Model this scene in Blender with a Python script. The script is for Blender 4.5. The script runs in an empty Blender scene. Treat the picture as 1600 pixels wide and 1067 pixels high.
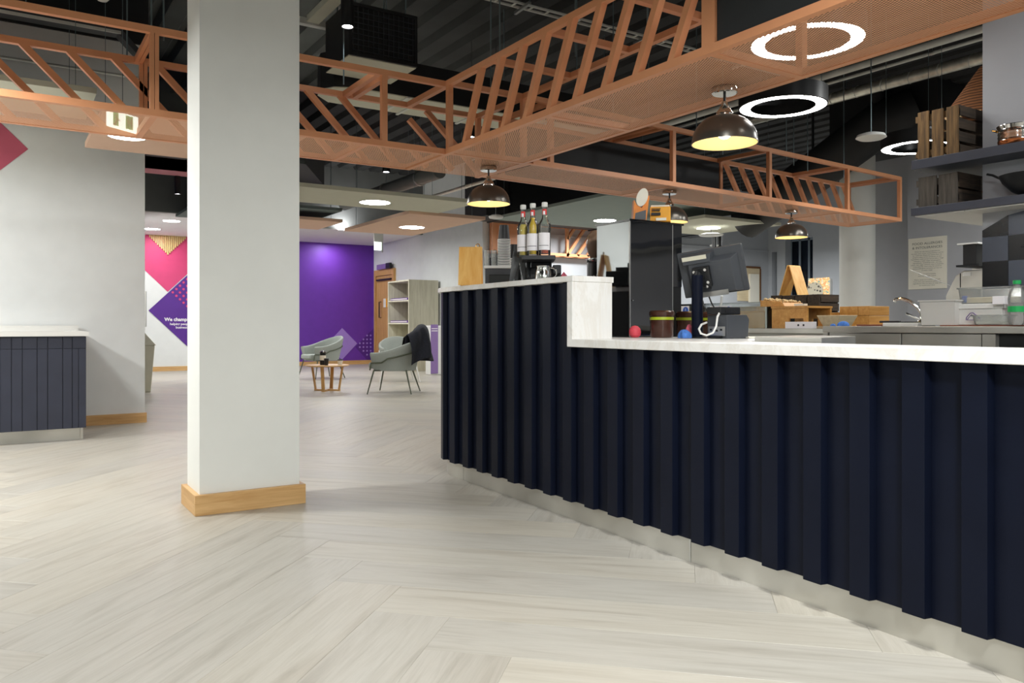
import bpy, bmesh, math, random
from mathutils import Vector, Matrix
random.seed(7)
SC = bpy.context.scene
COL = SC.collection
PI = math.pi

# ------------------------------------------------------------------ camera
YAW = math.atan(1930 / 1244)                 # angle between the view axis and the room's X axis
CA, SA = math.cos(YAW), math.sin(YAW)
cam_d = bpy.data.cameras.new('camera')
cam = bpy.data.objects.new('camera', cam_d)
COL.objects.link(cam)
cam.location = (0, 0, 1.0)
cam.rotation_euler = (PI / 2, 0, YAW - PI / 2)
cam_d.sensor_width = 36.0
cam_d.lens = 1244 / 1600 * 36
cam_d.shift_y = -25 / 1600
cam_d.clip_start = 0.05
SC.camera = cam

# ------------------------------------------------------------------ world, exposure
W = bpy.data.worlds.new('world')
SC.world = W
W.use_nodes = True
W.node_tree.nodes['Background'].inputs[0].default_value = (0.10, 0.13, 0.20, 1)
W.node_tree.nodes['Background'].inputs[1].default_value = 0.3
SC.view_settings.view_transform = 'Standard'
SC.view_settings.look = 'None'
SC.view_settings.gamma = 1
SC.view_settings.use_curve_mapping = False
SC.view_settings.exposure = 0.15
SC.cycles.use_denoising = True
SC.cycles.max_bounces = 8
SC.cycles.transparent_max_bounces = 24
SC.cycles.sample_clamp_indirect = 4.0
SC.cycles.caustics_reflective = False
SC.cycles.caustics_refractive = False

LAMP = 42.0                                   # radiance of the recessed ceiling lamps


def unseen_lamp(name, x, y, z, power, size=0.42, col=(0.985, 1.0, 0.985), spread=PI):
    l = bpy.data.lights.new(name, 'AREA')
    l.shape = 'DISK'
    l.size = size
    l.energy = power
    l.color = col
    l.spread = spread
    o = bpy.data.objects.new(name, l)
    COL.objects.link(o)
    o.location = (x, y, z)
    return o


# the room's other recessed lamps, behind and beside the camera (out of the picture), plus one added to brighten the left wall
for (x, y, p) in [(-0.7, 5.2, 80), (-2.0, 7.3, 110), (1.95, 1.45, 46), (1.0, -0.2, 92), (-0.9, -1.6, 45), (-3.2, 2.4, 25), (1.4, -3.2, 60), (3.4, -2.4, 40)]:
    unseen_lamp('unseen_lamp', x, y, 2.66, p)
# kitchen lamps above the work area (out of the picture, above and right of it)
for (x, y, p) in [(4.4, 0.8, 40), (6.6, 1.2, 35), (7.6, 3.0, 45), (9.6, 3.6, 70)]:
    unseen_lamp('unseen_lamp', x, y, 3.4, p)
# deep part of the room hidden behind the column, the counter and the rafts
for (x, y, p) in [(3.4, 15.6, 55), (2.9, 13.0, 35), (5.9, 15.8, 50), (6.4, 11.6, 25), (3.2, 9.9, 35), (14.0, 9.6, 90), (14.2, 12.0, 70), (10.2, 12.6, 80)]:
    unseen_lamp('unseen_lamp', x, y, 2.9, p)
unseen_lamp('unseen_lamp', 6.95, 19.0, 3.06, 14, 0.12)  # added close to the purple wall to brighten it, no fitting there
unseen_lamp('unseen_lamp', 2.9, 18.3, 2.95, 7, 0.12)  # added to brighten the printed corridor wall, likewise without a fitting

# ------------------------------------------------------------------ helpers


def at(px, d):
    """world x, y of a thing seen in photo column px at distance d along the view axis"""
    r = (px - 800) * d / 1244
    return (CA * d + SA * r, SA * d - CA * r)


def onx(px, X):
    k = (px - 800) / 1244
    d = X / (CA + SA * k)
    return (X, SA * d - CA * k * d, d)


def ony(px, Y):
    k = (px - 800) / 1244
    d = Y / (SA - CA * k)
    return (CA * d + SA * k * d, Y, d)


def zat(py, d):
    return 1.0 + (508.5 - py) * d / 1244


FWD = Vector((CA, SA, 0))
RGT = Vector((SA, -CA, 0))
UP = Vector((0, 0, 1))


def lin(c):
    c = c / 255
    return c / 12.92 if c <= 0.04045 else ((c + 0.055) / 1.055) ** 2.4


def rgb(r, g, b):
    return (lin(r), lin(g), lin(b), 1)


class N:
    """small node helper"""

    def __init__(self, name):
        self.m = bpy.data.materials.new(name)
        self.m.use_nodes = True
        self.t = self.m.node_tree
        self.p = self.t.nodes['Principled BSDF']
        self.out = self.t.nodes['Material Output']

    def n(self, kind, **kw):
        nd = self.t.nodes.new(kind)
        for k, v in kw.items():
            setattr(nd, k, v)
        return nd

    def l(self, a, b):
        self.t.links.new(a, b)

    def math(self, op, a, b=None, c=None):
        nd = self.n('ShaderNodeMath', operation=op)
        for i, v in enumerate((a, b, c)):
            if v is None:
                continue
            if isinstance(v, (int, float)):
                nd.inputs[i].default_value = v
            else:
                self.l(v, nd.inputs[i])
        return nd.outputs[0]

    def mix(self, fac, a, b):
        nd = self.n('ShaderNodeMix', data_type='RGBA')
        for i, v in ((0, fac), (6, a), (7, b)):
            if isinstance(v, (int, float, tuple)):
                nd.inputs[i].default_value = v
            else:
                self.l(v, nd.inputs[i])
        return nd.outputs[2]

    def ramp(self, fac, stops):
        nd = self.n('ShaderNodeValToRGB')
        e = nd.color_ramp.elements
        e[0].position, e[0].color = stops[0]
        e[1].position, e[1].color = stops[-1]
        for p, c in stops[1:-1]:
            k = e.new(p)
            k.color = c
        self.l(fac, nd.inputs[0])
        return nd.outputs[0]

    def noise(self, vec, scale, detail=4, rough=0.5, dist=0.0):
        nd = self.n('ShaderNodeTexNoise')
        nd.inputs['Scale'].default_value = scale
        nd.inputs['Detail'].default_value = detail
        nd.inputs['Roughness'].default_value = rough
        nd.inputs['Distortion'].default_value = dist
        if vec is not None:
            self.l(vec, nd.inputs['Vector'])
        return nd.outputs[0]

    def mapping(self, vec, scale=(1, 1, 1), loc=None, rot=(0, 0, 0)):
        nd = self.n('ShaderNodeMapping')
        self.l(vec, nd.inputs[0])
        nd.inputs['Scale'].default_value = scale
        nd.inputs['Rotation'].default_value = rot
        if loc is not None:
            if isinstance(loc, tuple):
                nd.inputs['Location'].default_value = loc
            else:
                self.l(loc, nd.inputs['Location'])
        return nd.outputs[0]

    def bump(self, h, strength=0.2, dist=0.01):
        nd = self.n('ShaderNodeBump')
        nd.inputs['Strength'].default_value = strength
        nd.inputs['Distance'].default_value = dist
        self.l(h, nd.inputs['Height'])
        self.l(nd.outputs[0], self.p.inputs['Normal'])

    def set(self, **kw):
        for k, v in kw.items():
            i = self.p.inputs[k.replace('_', ' ')]
            if isinstance(v, (int, float, tuple)):
                i.default_value = v
            else:
                self.l(v, i)
        return self


M = {}


def paint(name, col, rough=0.6, metal=0.0, spec=0.5, var=0.03, scale=6.0, bump=0.0):
    """painted or plain surface with a faint procedural mottling"""
    n = N(name)
    co = n.n('ShaderNodeTexCoord').outputs['Object']
    f = n.noise(co, scale, 3)
    c2 = tuple(max(0, v * (1 - 2 * var)) for v in col[:3]) + (1,)
    c3 = tuple(min(1, v * (1 + 2 * var)) for v in col[:3]) + (1,)
    n.set(Base_Color=n.ramp(f, [(0.3, c2), (0.7, c3)]), Roughness=rough, Metallic=metal)
    n.p.inputs['Specular IOR Level'].default_value = spec
    if bump:
        n.bump(n.noise(co, scale * 30, 4), bump, 0.002)
    M[name] = n.m
    return n.m


def wood(name, c1, c2, rough=0.45, axis='X', scale=1.0, bump=0.05):
    n = N(name)
    co = n.n('ShaderNodeTexCoord').outputs['Object']
    oi = n.n('ShaderNodeObjectInfo').outputs['Random']
    off = n.math('MULTIPLY', oi, 37.0)
    s = {'X': (1.2, 14, 14), 'Y': (14, 1.2, 14), 'Z': (14, 14, 1.2)}[axis]
    v = n.mapping(co, tuple(k * scale for k in s), off)
    f = n.noise(v, 2.2, 6, 0.62, 0.4)
    n.set(Base_Color=n.ramp(f, [(0.3, c1), (0.68, c2)]), Roughness=rough)
    n.bump(f, bump, 0.002)
    M[name] = n.m
    return n.m


def emit(name, col, strength):
    n = N(name)
    n.set(Base_Color=(0.8, 0.8, 0.8, 1), Emission_Color=col, Emission_Strength=strength)
    M[name] = n.m
    return n.m


def clear_glass(name, col=(1, 1, 1, 1), rough=0.0, ior=1.45, trans=1.0):
    n = N(name)
    n.set(Base_Color=col, Roughness=rough, IOR=ior)
    n.p.inputs['Transmission Weight'].default_value = trans
    M[name] = n.m
    return n.m


paint('white_wall', rgb(230, 233, 233), 0.75, var=0.01)
paint('grey_wall', rgb(184, 188, 194), 0.75, var=0.01)
paint('kitchen_wall', rgb(176, 178, 184), 0.7, var=0.01)
paint('column_white', rgb(232, 233, 228), 0.6, var=0.008)
paint('dark_wall', rgb(128, 132, 142), 0.75, var=0.02)
paint('purple', rgb(104, 48, 168), 0.55, var=0.02)
paint('deep_purple', rgb(84, 34, 140), 0.55, var=0.02)
paint('lilac', rgb(164, 132, 218), 0.55, var=0.01)
paint('pink', rgb(212, 66, 120), 0.55, var=0.02)
paint('rose', rgb(196, 92, 116), 0.6, var=0.02)
paint('soffit_white', rgb(222, 218, 220), 0.8, var=0.01)
paint('soffit_grey', rgb(120, 123, 124), 0.8, var=0.02)
paint('deck', rgb(34, 35, 36), 0.8, var=0.2, scale=2)
paint('duct_black', rgb(24, 25, 27), 0.6, var=0.15, scale=5)
paint('black_panel', rgb(38, 41, 43), 0.6, var=0.04)
paint('black_plastic', rgb(24, 25, 27), 0.4, var=0.05)
paint('charcoal', rgb(64, 67, 72), 0.45, var=0.04)
paint('copper_paint', rgb(226, 158, 114), 0.42, var=0.02, spec=0.4)
paint('cream_raft', rgb(206, 206, 188), 0.85, var=0.01)
paint('sage_raft', rgb(138, 150, 144), 0.85, var=0.01)
paint('slate_raft', rgb(112, 124, 124), 0.85, var=0.01)
paint('peach_raft', rgb(222, 186, 162), 0.85, var=0.01)
paint('pink_raft', rgb(226, 150, 165), 0.85, var=0.01)
paint('navy', rgb(15, 20, 35), 0.38, var=0.04, spec=0.12)
paint('navy_matt', rgb(44, 48, 64), 0.5, var=0.04)
paint('shelf_navy', rgb(60, 64, 76), 0.45, var=0.05)
paint('white_plastic', rgb(228, 228, 224), 0.4, var=0.01)
paint('cream_plastic', rgb(214, 210, 190), 0.5, var=0.01)
paint('paper', rgb(236, 232, 218), 0.8, var=0.01)
paint('ink', rgb(84, 92, 84), 0.8, var=0.02)
paint('ink_dark', rgb(50, 50, 54), 0.8, var=0.02)
paint('white_print', rgb(245, 242, 246), 0.7, var=0.0)
paint('coat_navy', rgb(26, 29, 40), 0.9, var=0.15, scale=40, bump=0.3)
paint('chair_fabric', rgb(158, 164, 158), 0.95, var=0.04, scale=120, bump=0.25)
paint('chair_frame', rgb(84, 90, 72), 0.4, var=0.03)
paint('cloth_blue', rgb(72, 120, 196), 0.9, var=0.1, scale=60, bump=0.4)
paint('cloth_pink', rgb(226, 110, 130), 0.9, var=0.1, scale=60, bump=0.4)
paint('red_rubber', rgb(226, 78, 92), 0.6, var=0.05, scale=30)
paint('tea_yellow', rgb(240, 170, 34), 0.5, var=0.03, scale=20)
paint('tea_orange', rgb(226, 132, 26), 0.5, var=0.06, scale=20)
paint('brown_tub', rgb(72, 44, 34), 0.25, var=0.06, scale=20)
paint('lime', rgb(178, 196, 40), 0.5, var=0.03)
paint('blue_ink', rgb(50, 96, 190), 0.6, var=0.02)
paint('green_cap', rgb(20, 165, 84), 0.4, var=0.02)
paint('red_print', rgb(222, 60, 56), 0.5, var=0.02)
paint('bronze_out', rgb(100, 96, 90), 0.28, metal=0.75, var=0.05, scale=3)
paint('shade_inner', rgb(236, 212, 160), 0.55, var=0.02)
paint('chrome', rgb(215, 215, 212), 0.12, metal=1.0, var=0.01)
paint('galvanised', rgb(220, 218, 206), 0.36, metal=0.8, var=0.10, scale=9)
paint('pipe_grey', rgb(206, 208, 202), 0.5, var=0.05)
paint('rod_steel', rgb(120, 136, 140), 0.4, metal=0.6, var=0.02)
paint('copper_metal', rgb(196, 118, 72), 0.22, metal=1.0, var=0.08, scale=12)
paint('brass', rgb(200, 150, 80), 0.25, metal=1.0, var=0.08, scale=20)
paint('iron', rgb(40, 42, 44), 0.45, metal=0.5, var=0.1, scale=10)
paint('tile_black', rgb(30, 32, 36), 0.25, var=0.04)
paint('tile_grey', rgb(84, 92, 108), 0.25, var=0.04)
paint('terracotta', rgb(120, 66, 46), 0.6, var=0.05)
paint('crumb', rgb(206, 178, 130), 0.9, var=0.2, scale=60, bump=0.5)
paint('wicker_dark', rgb(110, 74, 44), 0.8, var=0.25, scale=50, bump=0.6)
paint('aluminium', rgb(200, 200, 196), 0.35, metal=0.9, var=0.02)
paint('bin_purple', rgb(138, 110, 168), 0.5, var=0.02)
paint('easel_grey', rgb(92, 94, 95), 0.6, var=0.05)
paint('night_blue', rgb(48, 68, 96), 0.2, var=0.1)
paint('frame_grey', rgb(126, 138, 150), 0.5, var=0.02)
paint('cup_black', rgb(34, 35, 37), 0.5, var=0.03)
wood('oak', rgb(196, 150, 92), rgb(222, 182, 126), 0.45, 'X')
wood('oak_y', rgb(196, 150, 92), rgb(222, 182, 126), 0.45, 'Y')
wood('oak_z', rgb(190, 140, 78), rgb(218, 172, 108), 0.45, 'Z')
wood('board_wood', rgb(232, 168, 78), rgb(248, 200, 118), 0.45, 'Z')
wood('box_wood', rgb(186, 128, 58), rgb(216, 164, 92), 0.5, 'X')
wood('pale_wood', rgb(206, 186, 148), rgb(228, 212, 178), 0.5, 'X')
wood('grey_oak', rgb(190, 184, 162), rgb(218, 214, 194), 0.6, 'Z', 0.8)
wood('crate_wood', rgb(60, 44, 26), rgb(134, 104, 64), 0.8, 'Z', 1.6, 0.3)
wood('crate_dark', rgb(30, 26, 22), rgb(74, 60, 46), 0.8, 'X', 1.6, 0.3)
wood('crate_grey', rgb(50, 46, 41), rgb(90, 84, 76), 0.85, 'Z', 1.6, 0.3)
wood('slat_wood', rgb(216, 182, 118), rgb(238, 210, 152), 0.5, 'Z')
emit('lamp_face', (1, 0.99, 0.96, 1), LAMP)
emit('ring_face', (1, 0.97, 0.93, 1), 26.0)
emit('bulb', (1, 0.84, 0.58, 1), 22.0)
emit('spot_face', (0.95, 0.97, 1, 1), 60.0)
sg = N('sign_green')
sg.set(Base_Color=(0.02, 0.10, 0.04, 1), Emission_Color=(0.06, 0.60, 0.20, 1), Emission_Strength=0.9)
M['sign_green'] = sg.m
emit('sign_white', (0.85, 1.0, 0.9, 1), 2.4)


def thin_clear(name, tint, ior=1.45, rough=0.02, body=0.0):
    # thin clear wall: see-through with fresnel reflections and a little milky body
    n = N(name)
    tr = n.n('ShaderNodeBsdfTransparent')
    tr.inputs[0].default_value = tint
    gl = n.n('ShaderNodeBsdfGlossy')
    gl.inputs['Roughness'].default_value = rough
    fr = n.n('ShaderNodeFresnel')
    fr.inputs[0].default_value = ior
    mx = n.n('ShaderNodeMixShader')
    n.l(fr.outputs[0], mx.inputs[0])
    n.l(tr.outputs[0], mx.inputs[1])
    n.l(gl.outputs[0], mx.inputs[2])
    m2 = n.n('ShaderNodeMixShader')
    m2.inputs[0].default_value = body
    n.set(Base_Color=(0.85, 0.86, 0.84, 1), Roughness=0.3)
    n.l(mx.outputs[0], m2.inputs[1])
    n.l(n.p.outputs[0], m2.inputs[2])
    n.l(m2.outputs[0], n.out.inputs[0])
    M[name] = n.m


thin_clear('clear_glass', (0.96, 0.985, 0.97, 1), 1.45, 0.01, 0.03)
thin_clear('clear_plastic', (0.95, 0.96, 0.95, 1), 1.4, 0.08, 0.16)
clear_glass('window_glass', (0.7, 0.8, 0.95, 1), 0.0, 1.2)
clear_glass('syrup_yellow', (1.0, 0.62, 0.02, 1), 0.05, 1.33, 0.12)
clear_glass('syrup_pale', (1.0, 0.72, 0.14, 1), 0.05, 1.33, 0.12)
clear_glass('syrup_red', (0.72, 0.10, 0.04, 1), 0.05, 1.33, 0.12)
clear_glass('hopper_plastic', (0.55, 0.36, 0.24, 1), 0.2, 1.3, 0.6)
clear_glass('milky_plastic', (0.93, 0.92, 0.88, 1), 0.5, 1.2, 0.35)


def special_materials():
    # brushed stainless
    n = N('stainless')
    co = n.n('ShaderNodeTexCoord').outputs['Object']
    f = n.noise(n.mapping(co, (2, 2, 160)), 4, 3)
    g = n.noise(co, 2.5, 2)
    n.set(Base_Color=n.ramp(g, [(0.3, rgb(176, 174, 166)), (0.7, rgb(212, 210, 202))]), Metallic=0.72,
          Roughness=n.math('ADD', n.math('MULTIPLY', f, 0.12), 0.26))
    M['stainless'] = n.m
    # marbled white worktop
    n = N('marble')
    co = n.n('ShaderNodeTexCoord').outputs['Object']
    v = n.mapping(co, (3.2, 1.6, 0.8), None, (0.2, 0.25, 0.2))
    f = n.noise(v, 2.0, 8, 0.68, 1.4)
    n.set(Base_Color=n.ramp(f, [(0.30, rgb(226, 225, 221)), (0.46, rgb(236, 235, 232)), (0.51, rgb(227, 224, 218)), (0.58, rgb(238, 237, 234))]), Roughness=0.3)
    M['marble'] = n.m
    # floor planks
    n = N('floor_oak')
    uv = n.n('ShaderNodeUVMap').outputs[0]
    oi = n.n('ShaderNodeObjectInfo').outputs['Random']
    gi = n.n('ShaderNodeNewGeometry').outputs['Random Per Island']
    r = n.math('FRACT', n.math('ADD', n.math('MULTIPLY', oi, 7.31), n.math('MULTIPLY', gi, 3.77)))
    off = n.n('ShaderNodeCombineXYZ')
    n.l(n.math('MULTIPLY', r, 60.0), off.inputs[0])
    n.l(n.math('MULTIPLY', r, 91.0), off.inputs[1])
    v1 = n.mapping(uv, (0.9, 11, 1), off.outputs[0])
    g1 = n.noise(v1, 1.6, 5, 0.6, 0.9)
    v2 = n.mapping(uv, (5, 120, 1), off.outputs[0])
    g2 = n.noise(v2, 1.5, 4, 0.65, 0.3)
    v3 = n.mapping(uv, (1.0, 2.4, 1), off.outputs[0])
    g3 = n.noise(v3, 1.2, 2, 0.5, 0.5)
    base = n.ramp(g1, [(0.22, rgb(150, 140, 126)), (0.42, rgb(178, 170, 156)), (0.58, rgb(190, 183, 170)), (0.8, rgb(164, 155, 142))])
    base = n.mix(n.math('MULTIPLY', g2, 0.36), base, rgb(138, 129, 116))
    base = n.mix(n.math('MULTIPLY', g3, 0.36), base, rgb(186, 188, 182))
    tone = n.n('ShaderNodeHueSaturation')
    n.l(base, tone.inputs['Color'])
    n.l(n.math('ADD', n.math('MULTIPLY', r, 0.14), 0.94), tone.inputs['Value'])
    n.l(n.math('ADD', n.math('MULTIPLY', r, 0.3), 0.80), tone.inputs['Saturation'])
    n.set(Base_Color=tone.outputs[0], Roughness=n.math('ADD', n.math('MULTIPLY', g2, 0.18), 0.32))
    n.p.inputs['Specular IOR Level'].default_value = 0.45
    n.bump(g2, 0.08, 0.002)
    M['floor_oak'] = n.m
    # expanded metal sheet
    n = N('copper_mesh')
    co = n.n('ShaderNodeTexCoord').outputs['Object']
    sp = n.n('ShaderNodeSeparateXYZ')
    n.l(n.mapping(co, (1, 1, 1), None, (0, 0, PI / 2)), sp.inputs[0])
    u = n.math('MULTIPLY', sp.outputs[0], 1 / 0.030)
    w = n.math('MULTIPLY', sp.outputs[1], 1 / 0.016)

    def cell(du, dw):
        a = n.math('SUBTRACT', n.math('FRACT', n.math('ADD', u, du)), 0.5)
        b = n.math('SUBTRACT', n.math('FRACT', n.math('ADD', w, dw)), 0.5)
        return n.math('ADD', n.math('ABSOLUTE', a), n.math('ABSOLUTE', b))
    hole = n.math('LESS_THAN', n.math('MINIMUM', cell(0, 0), cell(0.5, 0.5)), 0.265)
    tr = n.n('ShaderNodeBsdfTransparent')
    mx = n.n('ShaderNodeMixShader')
    n.set(Base_Color=rgb(232, 174, 134), Roughness=0.5)
    n.l(hole, mx.inputs[0])
    n.l(n.p.outputs[0], mx.inputs[1])
    n.l(tr.outputs[0], mx.inputs[2])
    n.l(mx.outputs[0], n.out.inputs[0])
    M['copper_mesh'] = n.m
    # glossy smoked panel
    n = N('gloss_black')
    n.set(Base_Color=rgb(12, 13, 15), Roughness=0.04, IOR=1.7)
    n.p.inputs['Specular IOR Level'].default_value = 0.9
    co = n.n('ShaderNodeTexCoord').outputs['Object']
    n.bump(n.noise(co, 5.0, 1), 0.06, 0.02)
    M['gloss_black'] = n.m
    n = N('mirror_side')
    n.set(Base_Color=rgb(150, 152, 152), Roughness=0.05, Metallic=1.0)
    co = n.n('ShaderNodeTexCoord').outputs['Object']
    n.bump(n.noise(co, 2.0, 1), 0.02, 0.02)
    M['mirror_side'] = n.m
    # printed lace pattern
    n = N('lace')
    co = n.n('ShaderNodeTexCoord').outputs['Object']
    vo = n.n('ShaderNodeTexVoronoi')
    vo.inputs['Scale'].default_value = 26
    n.l(co, vo.inputs['Vector'])
    n.set(Base_Color=n.ramp(vo.outputs['Distance'], [(0.28, rgb(96, 92, 84)), (0.36, rgb(226, 218, 196))]), Roughness=0.7)
    M['lace'] = n.m
    # poster of shelves
    n = N('poster_print')
    co = n.n('ShaderNodeTexCoord').outputs['Object']
    br = n.n('ShaderNodeTexBrick')
    br.inputs['Scale'].default_value = 9
    n.l(n.mapping(co, (1, 1, 1), None, (PI / 2, 0, 0)), br.inputs['Vector'])
    wn = n.noise(co, 12, 2)
    n.set(Base_Color=n.ramp(wn, [(0.35, rgb(96, 120, 124)), (0.45, rgb(214, 190, 120)), (0.52, rgb(190, 110, 70)), (0.6, rgb(222, 206, 160)), (0.7, rgb(110, 130, 134))]), Roughness=0.6)
    M['poster_print'] = n.m
    # wicker
    n = N('wicker')
    co = n.n('ShaderNodeTexCoord').outputs['Object']
    wv = n.n('ShaderNodeTexWave', wave_type='BANDS', bands_direction='Z')
    wv.inputs['Scale'].default_value = 14
    wv.inputs['Distortion'].default_value = 2
    n.l(co, wv.inputs['Vector'])
    n.set(Base_Color=n.ramp(wv.outputs['Fac'], [(0.2, rgb(96, 60, 34)), (0.8, rgb(158, 104, 62))]), Roughness=0.8)
    n.bump(wv.outputs['Fac'], 0.5, 0.01)
    M['wicker'] = n.m


special_materials()


class MB:
    """collects simple shapes and links them as ONE mesh object"""

    def __init__(self):
        self.v, self.f, self.uv = [], [], None

    def add(self, vs, fs):
        b = len(self.v)
        self.v += [Vector(p) for p in vs]
        self.f += [tuple(b + i for i in q) for q in fs]
        return self

    def hexa(self, p):
        return self.add(p, [(3, 2, 1, 0), (4, 5, 6, 7), (0, 1, 5, 4), (1, 2, 6, 5), (2, 3, 7, 6), (3, 0, 4, 7)])

    def box(self, x0, y0, z0, x1, y1, z1):
        return self.hexa([(x0, y0, z0), (x1, y0, z0), (x1, y1, z0), (x0, y1, z0), (x0, y0, z1), (x1, y0, z1), (x1, y1, z1), (x0, y1, z1)])

    def obox(self, c, ax, ay, az):
        """box from its centre and three half-axis vectors"""
        c, ax, ay, az = Vector(c), Vector(ax), Vector(ay), Vector(az)
        return self.hexa([c + s * ax + t * ay + u * az for u in (-1, 1) for s, t in ((-1, -1), (1, -1), (1, 1), (-1, 1))])

    def bar(self, a, b, w, h, up=(0, 0, 1)):
        a, b, up = Vector(a), Vector(b), Vector(up)
        d = (b - a).normalized()
        s = d.cross(up)
        if s.length < 1e-4:
            s = d.cross(Vector((1, 0, 0)))
        s.normalize()
        u = s.cross(d)
        return self.obox((a + b) / 2, s * w / 2, (b - a) / 2, u * h / 2)

    def tube(self, pts, r, n=10, closed=False, caps=True):
        pts = [Vector(p) for p in pts]
        rings = []
        prev = None
        K = len(pts)
        for i, p in enumerate(pts):
            if closed:
                d = pts[(i + 1) % K] - pts[i - 1]
            else:
                d = pts[min(i + 1, K - 1)] - pts[max(i - 1, 0)]
            d.normalize()
            if prev is None:
                s = d.cross(Vector((0, 0, 1)))
                if s.length < 1e-3:
                    s = d.cross(Vector((1, 0, 0)))
            else:
                s = prev - d * prev.dot(d)
            s.normalize()
            prev = s
            u = d.cross(s)
            rr = r[i] if isinstance(r, (list, tuple)) else r
            rings.append([p + (s * math.cos(2 * PI * k / n) + u * math.sin(2 * PI * k / n)) * rr for k in range(n)])
        b = len(self.v)
        for rg in rings:
            self.v += rg
        m = K if closed else K - 1
        for i in range(m):
            j = (i + 1) % K
            for k in range(n):
                self.f.append((b + i * n + k, b + i * n + (k + 1) % n, b + j * n + (k + 1) % n, b + j * n + k))
        if caps and not closed:
            self.f.append(tuple(b + k for k in range(n))[::-1])
            self.f.append(tuple(b + (K - 1) * n + k for k in range(n)))
        return self

    def lathe(self, prof, c=(0, 0, 0), n=28, caps=True):
        b = len(self.v)
        for (r, z) in prof:
            for k in range(n):
                a = 2 * PI * k / n
                self.v.append(Vector((c[0] + r * math.cos(a), c[1] + r * math.sin(a), c[2] + z)))
        for i in range(len(prof) - 1):
            for k in range(n):
                self.f.append((b + i * n + k, b + i * n + (k + 1) % n, b + (i + 1) * n + (k + 1) % n, b + (i + 1) * n + k))
        if caps:
            if prof[0][0] > 1e-5:
                self.f.append(tuple(b + k for k in range(n))[::-1])
            if prof[-1][0] > 1e-5:
                self.f.append(tuple(b + (len(prof) - 1) * n + k for k in range(n)))
        return self

    def prism(self, poly, z0, z1):
        n = len(poly)
        b = len(self.v)
        self.v += [Vector((p[0], p[1], z0)) for p in poly] + [Vector((p[0], p[1], z1)) for p in poly]
        self.f.append(tuple(b + i for i in range(n))[::-1])
        self.f.append(tuple(b + n + i for i in range(n)))
        for i in range(n):
            j = (i + 1) % n
            self.f.append((b + i, b + j, b + n + j, b + n + i))
        return self

    def extr(self, pts, vec):
        pts = [Vector(p) for p in pts]
        n = len(pts)
        b = len(self.v)
        self.v += pts + [p + Vector(vec) for p in pts]
        self.f.append(tuple(b + i for i in range(n))[::-1])
        self.f.append(tuple(b + n + i for i in range(n)))
        for i in range(n):
            j = (i + 1) % n
            self.f.append((b + i, b + j, b + n + j, b + n + i))
        return self

    def grid(self, rows, closed_u=False):
        """rows: list of equal-length point lists"""
        b = len(self.v)
        n = len(rows[0])
        for r in rows:
            self.v += [Vector(p) for p in r]
        for i in range(len(rows) - 1):
            for k in range(n if closed_u else n - 1):
                k2 = (k + 1) % n
                self.f.append((b + i * n + k, b + i * n + k2, b + (i + 1) * n + k2, b + (i + 1) * n + k))
        return self

    def build(self, name, mat, parent=None, loc=None, bevel=0.0, smooth=True, solid=0.0, subsurf=0):
        off = Vector((0, 0, 0))
        p = parent
        while p is not None:
            if p.get('_root'):
                off = Vector(p['_root'])
            p = p.parent
        if parent is None and loc is not None:
            off = Vector(loc)
        me = bpy.data.meshes.new(name)
        me.from_pydata([v - off for v in self.v], [], self.f)
        bm = bmesh.new()
        bm.from_mesh(me)
        bmesh.ops.recalc_face_normals(bm, faces=bm.faces)
        bm.to_mesh(me)
        bm.free()
        if smooth:
            for q in me.polygons:
                q.use_smooth = True
            me.set_sharp_from_angle(angle=math.radians(35))
        mats = mat if isinstance(mat, (list, tuple)) else [mat]
        for k in mats:
            me.materials.append(M[k] if isinstance(k, str) else k)
        o = bpy.data.objects.new(name, me)
        COL.objects.link(o)
        if parent is not None:
            o.parent = parent
        elif loc is not None:
            o.location = loc
            o['_root'] = list(off)
        if solid:
            sm = o.modifiers.new('thickness', 'SOLIDIFY')
            sm.thickness = solid
            sm.offset = 0
        if bevel:
            bv = o.modifiers.new('edge', 'BEVEL')
            bv.width = bevel
            bv.segments = 2
            bv.limit_method = 'ANGLE'
            bv.angle_limit = math.radians(40)
            bv.harden_normals = True
        if subsurf:
            sb = o.modifiers.new('smooth', 'SUBSURF')
            sb.levels = sb.render_levels = subsurf
        return o


def tag(o, label, cat, group=None, kind=None):
    if label:
        o['label'] = label
    if cat:
        o['category'] = cat
    if group:
        o['group'] = group
    if kind:
        o['kind'] = kind
    return o


def thing(name, label, cat, loc=(0, 0, 0), rotz=0.0, group=None):
    o = bpy.data.objects.new(name, None)
    o.empty_display_size = 0.1
    COL.objects.link(o)
    o.location = loc
    o.rotation_euler = (0, 0, rotz)
    o['_root'] = [float(c) for c in loc]
    return tag(o, label, cat, group)


def local(name, label, cat, group=None):
    """a thing modelled about its own origin, placed afterwards"""
    return thing(name, label, cat, (0, 0, 0), 0, group)


def struct(o):
    o['kind'] = 'structure'
    return o


def dup(root, loc=None, rotz=None, label=None):
    r = root.copy()
    COL.objects.link(r)
    if loc is not None:
        r.location = loc
    if rotz is not None:
        r.rotation_euler = (0, 0, rotz)
    if label:
        r['label'] = label
    for ch in list(root.children):
        c = ch.copy()
        COL.objects.link(c)
        c.parent = r
        for g in list(ch.children):
            e = g.copy()
            COL.objects.link(e)
            e.parent = c
    return r


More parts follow.
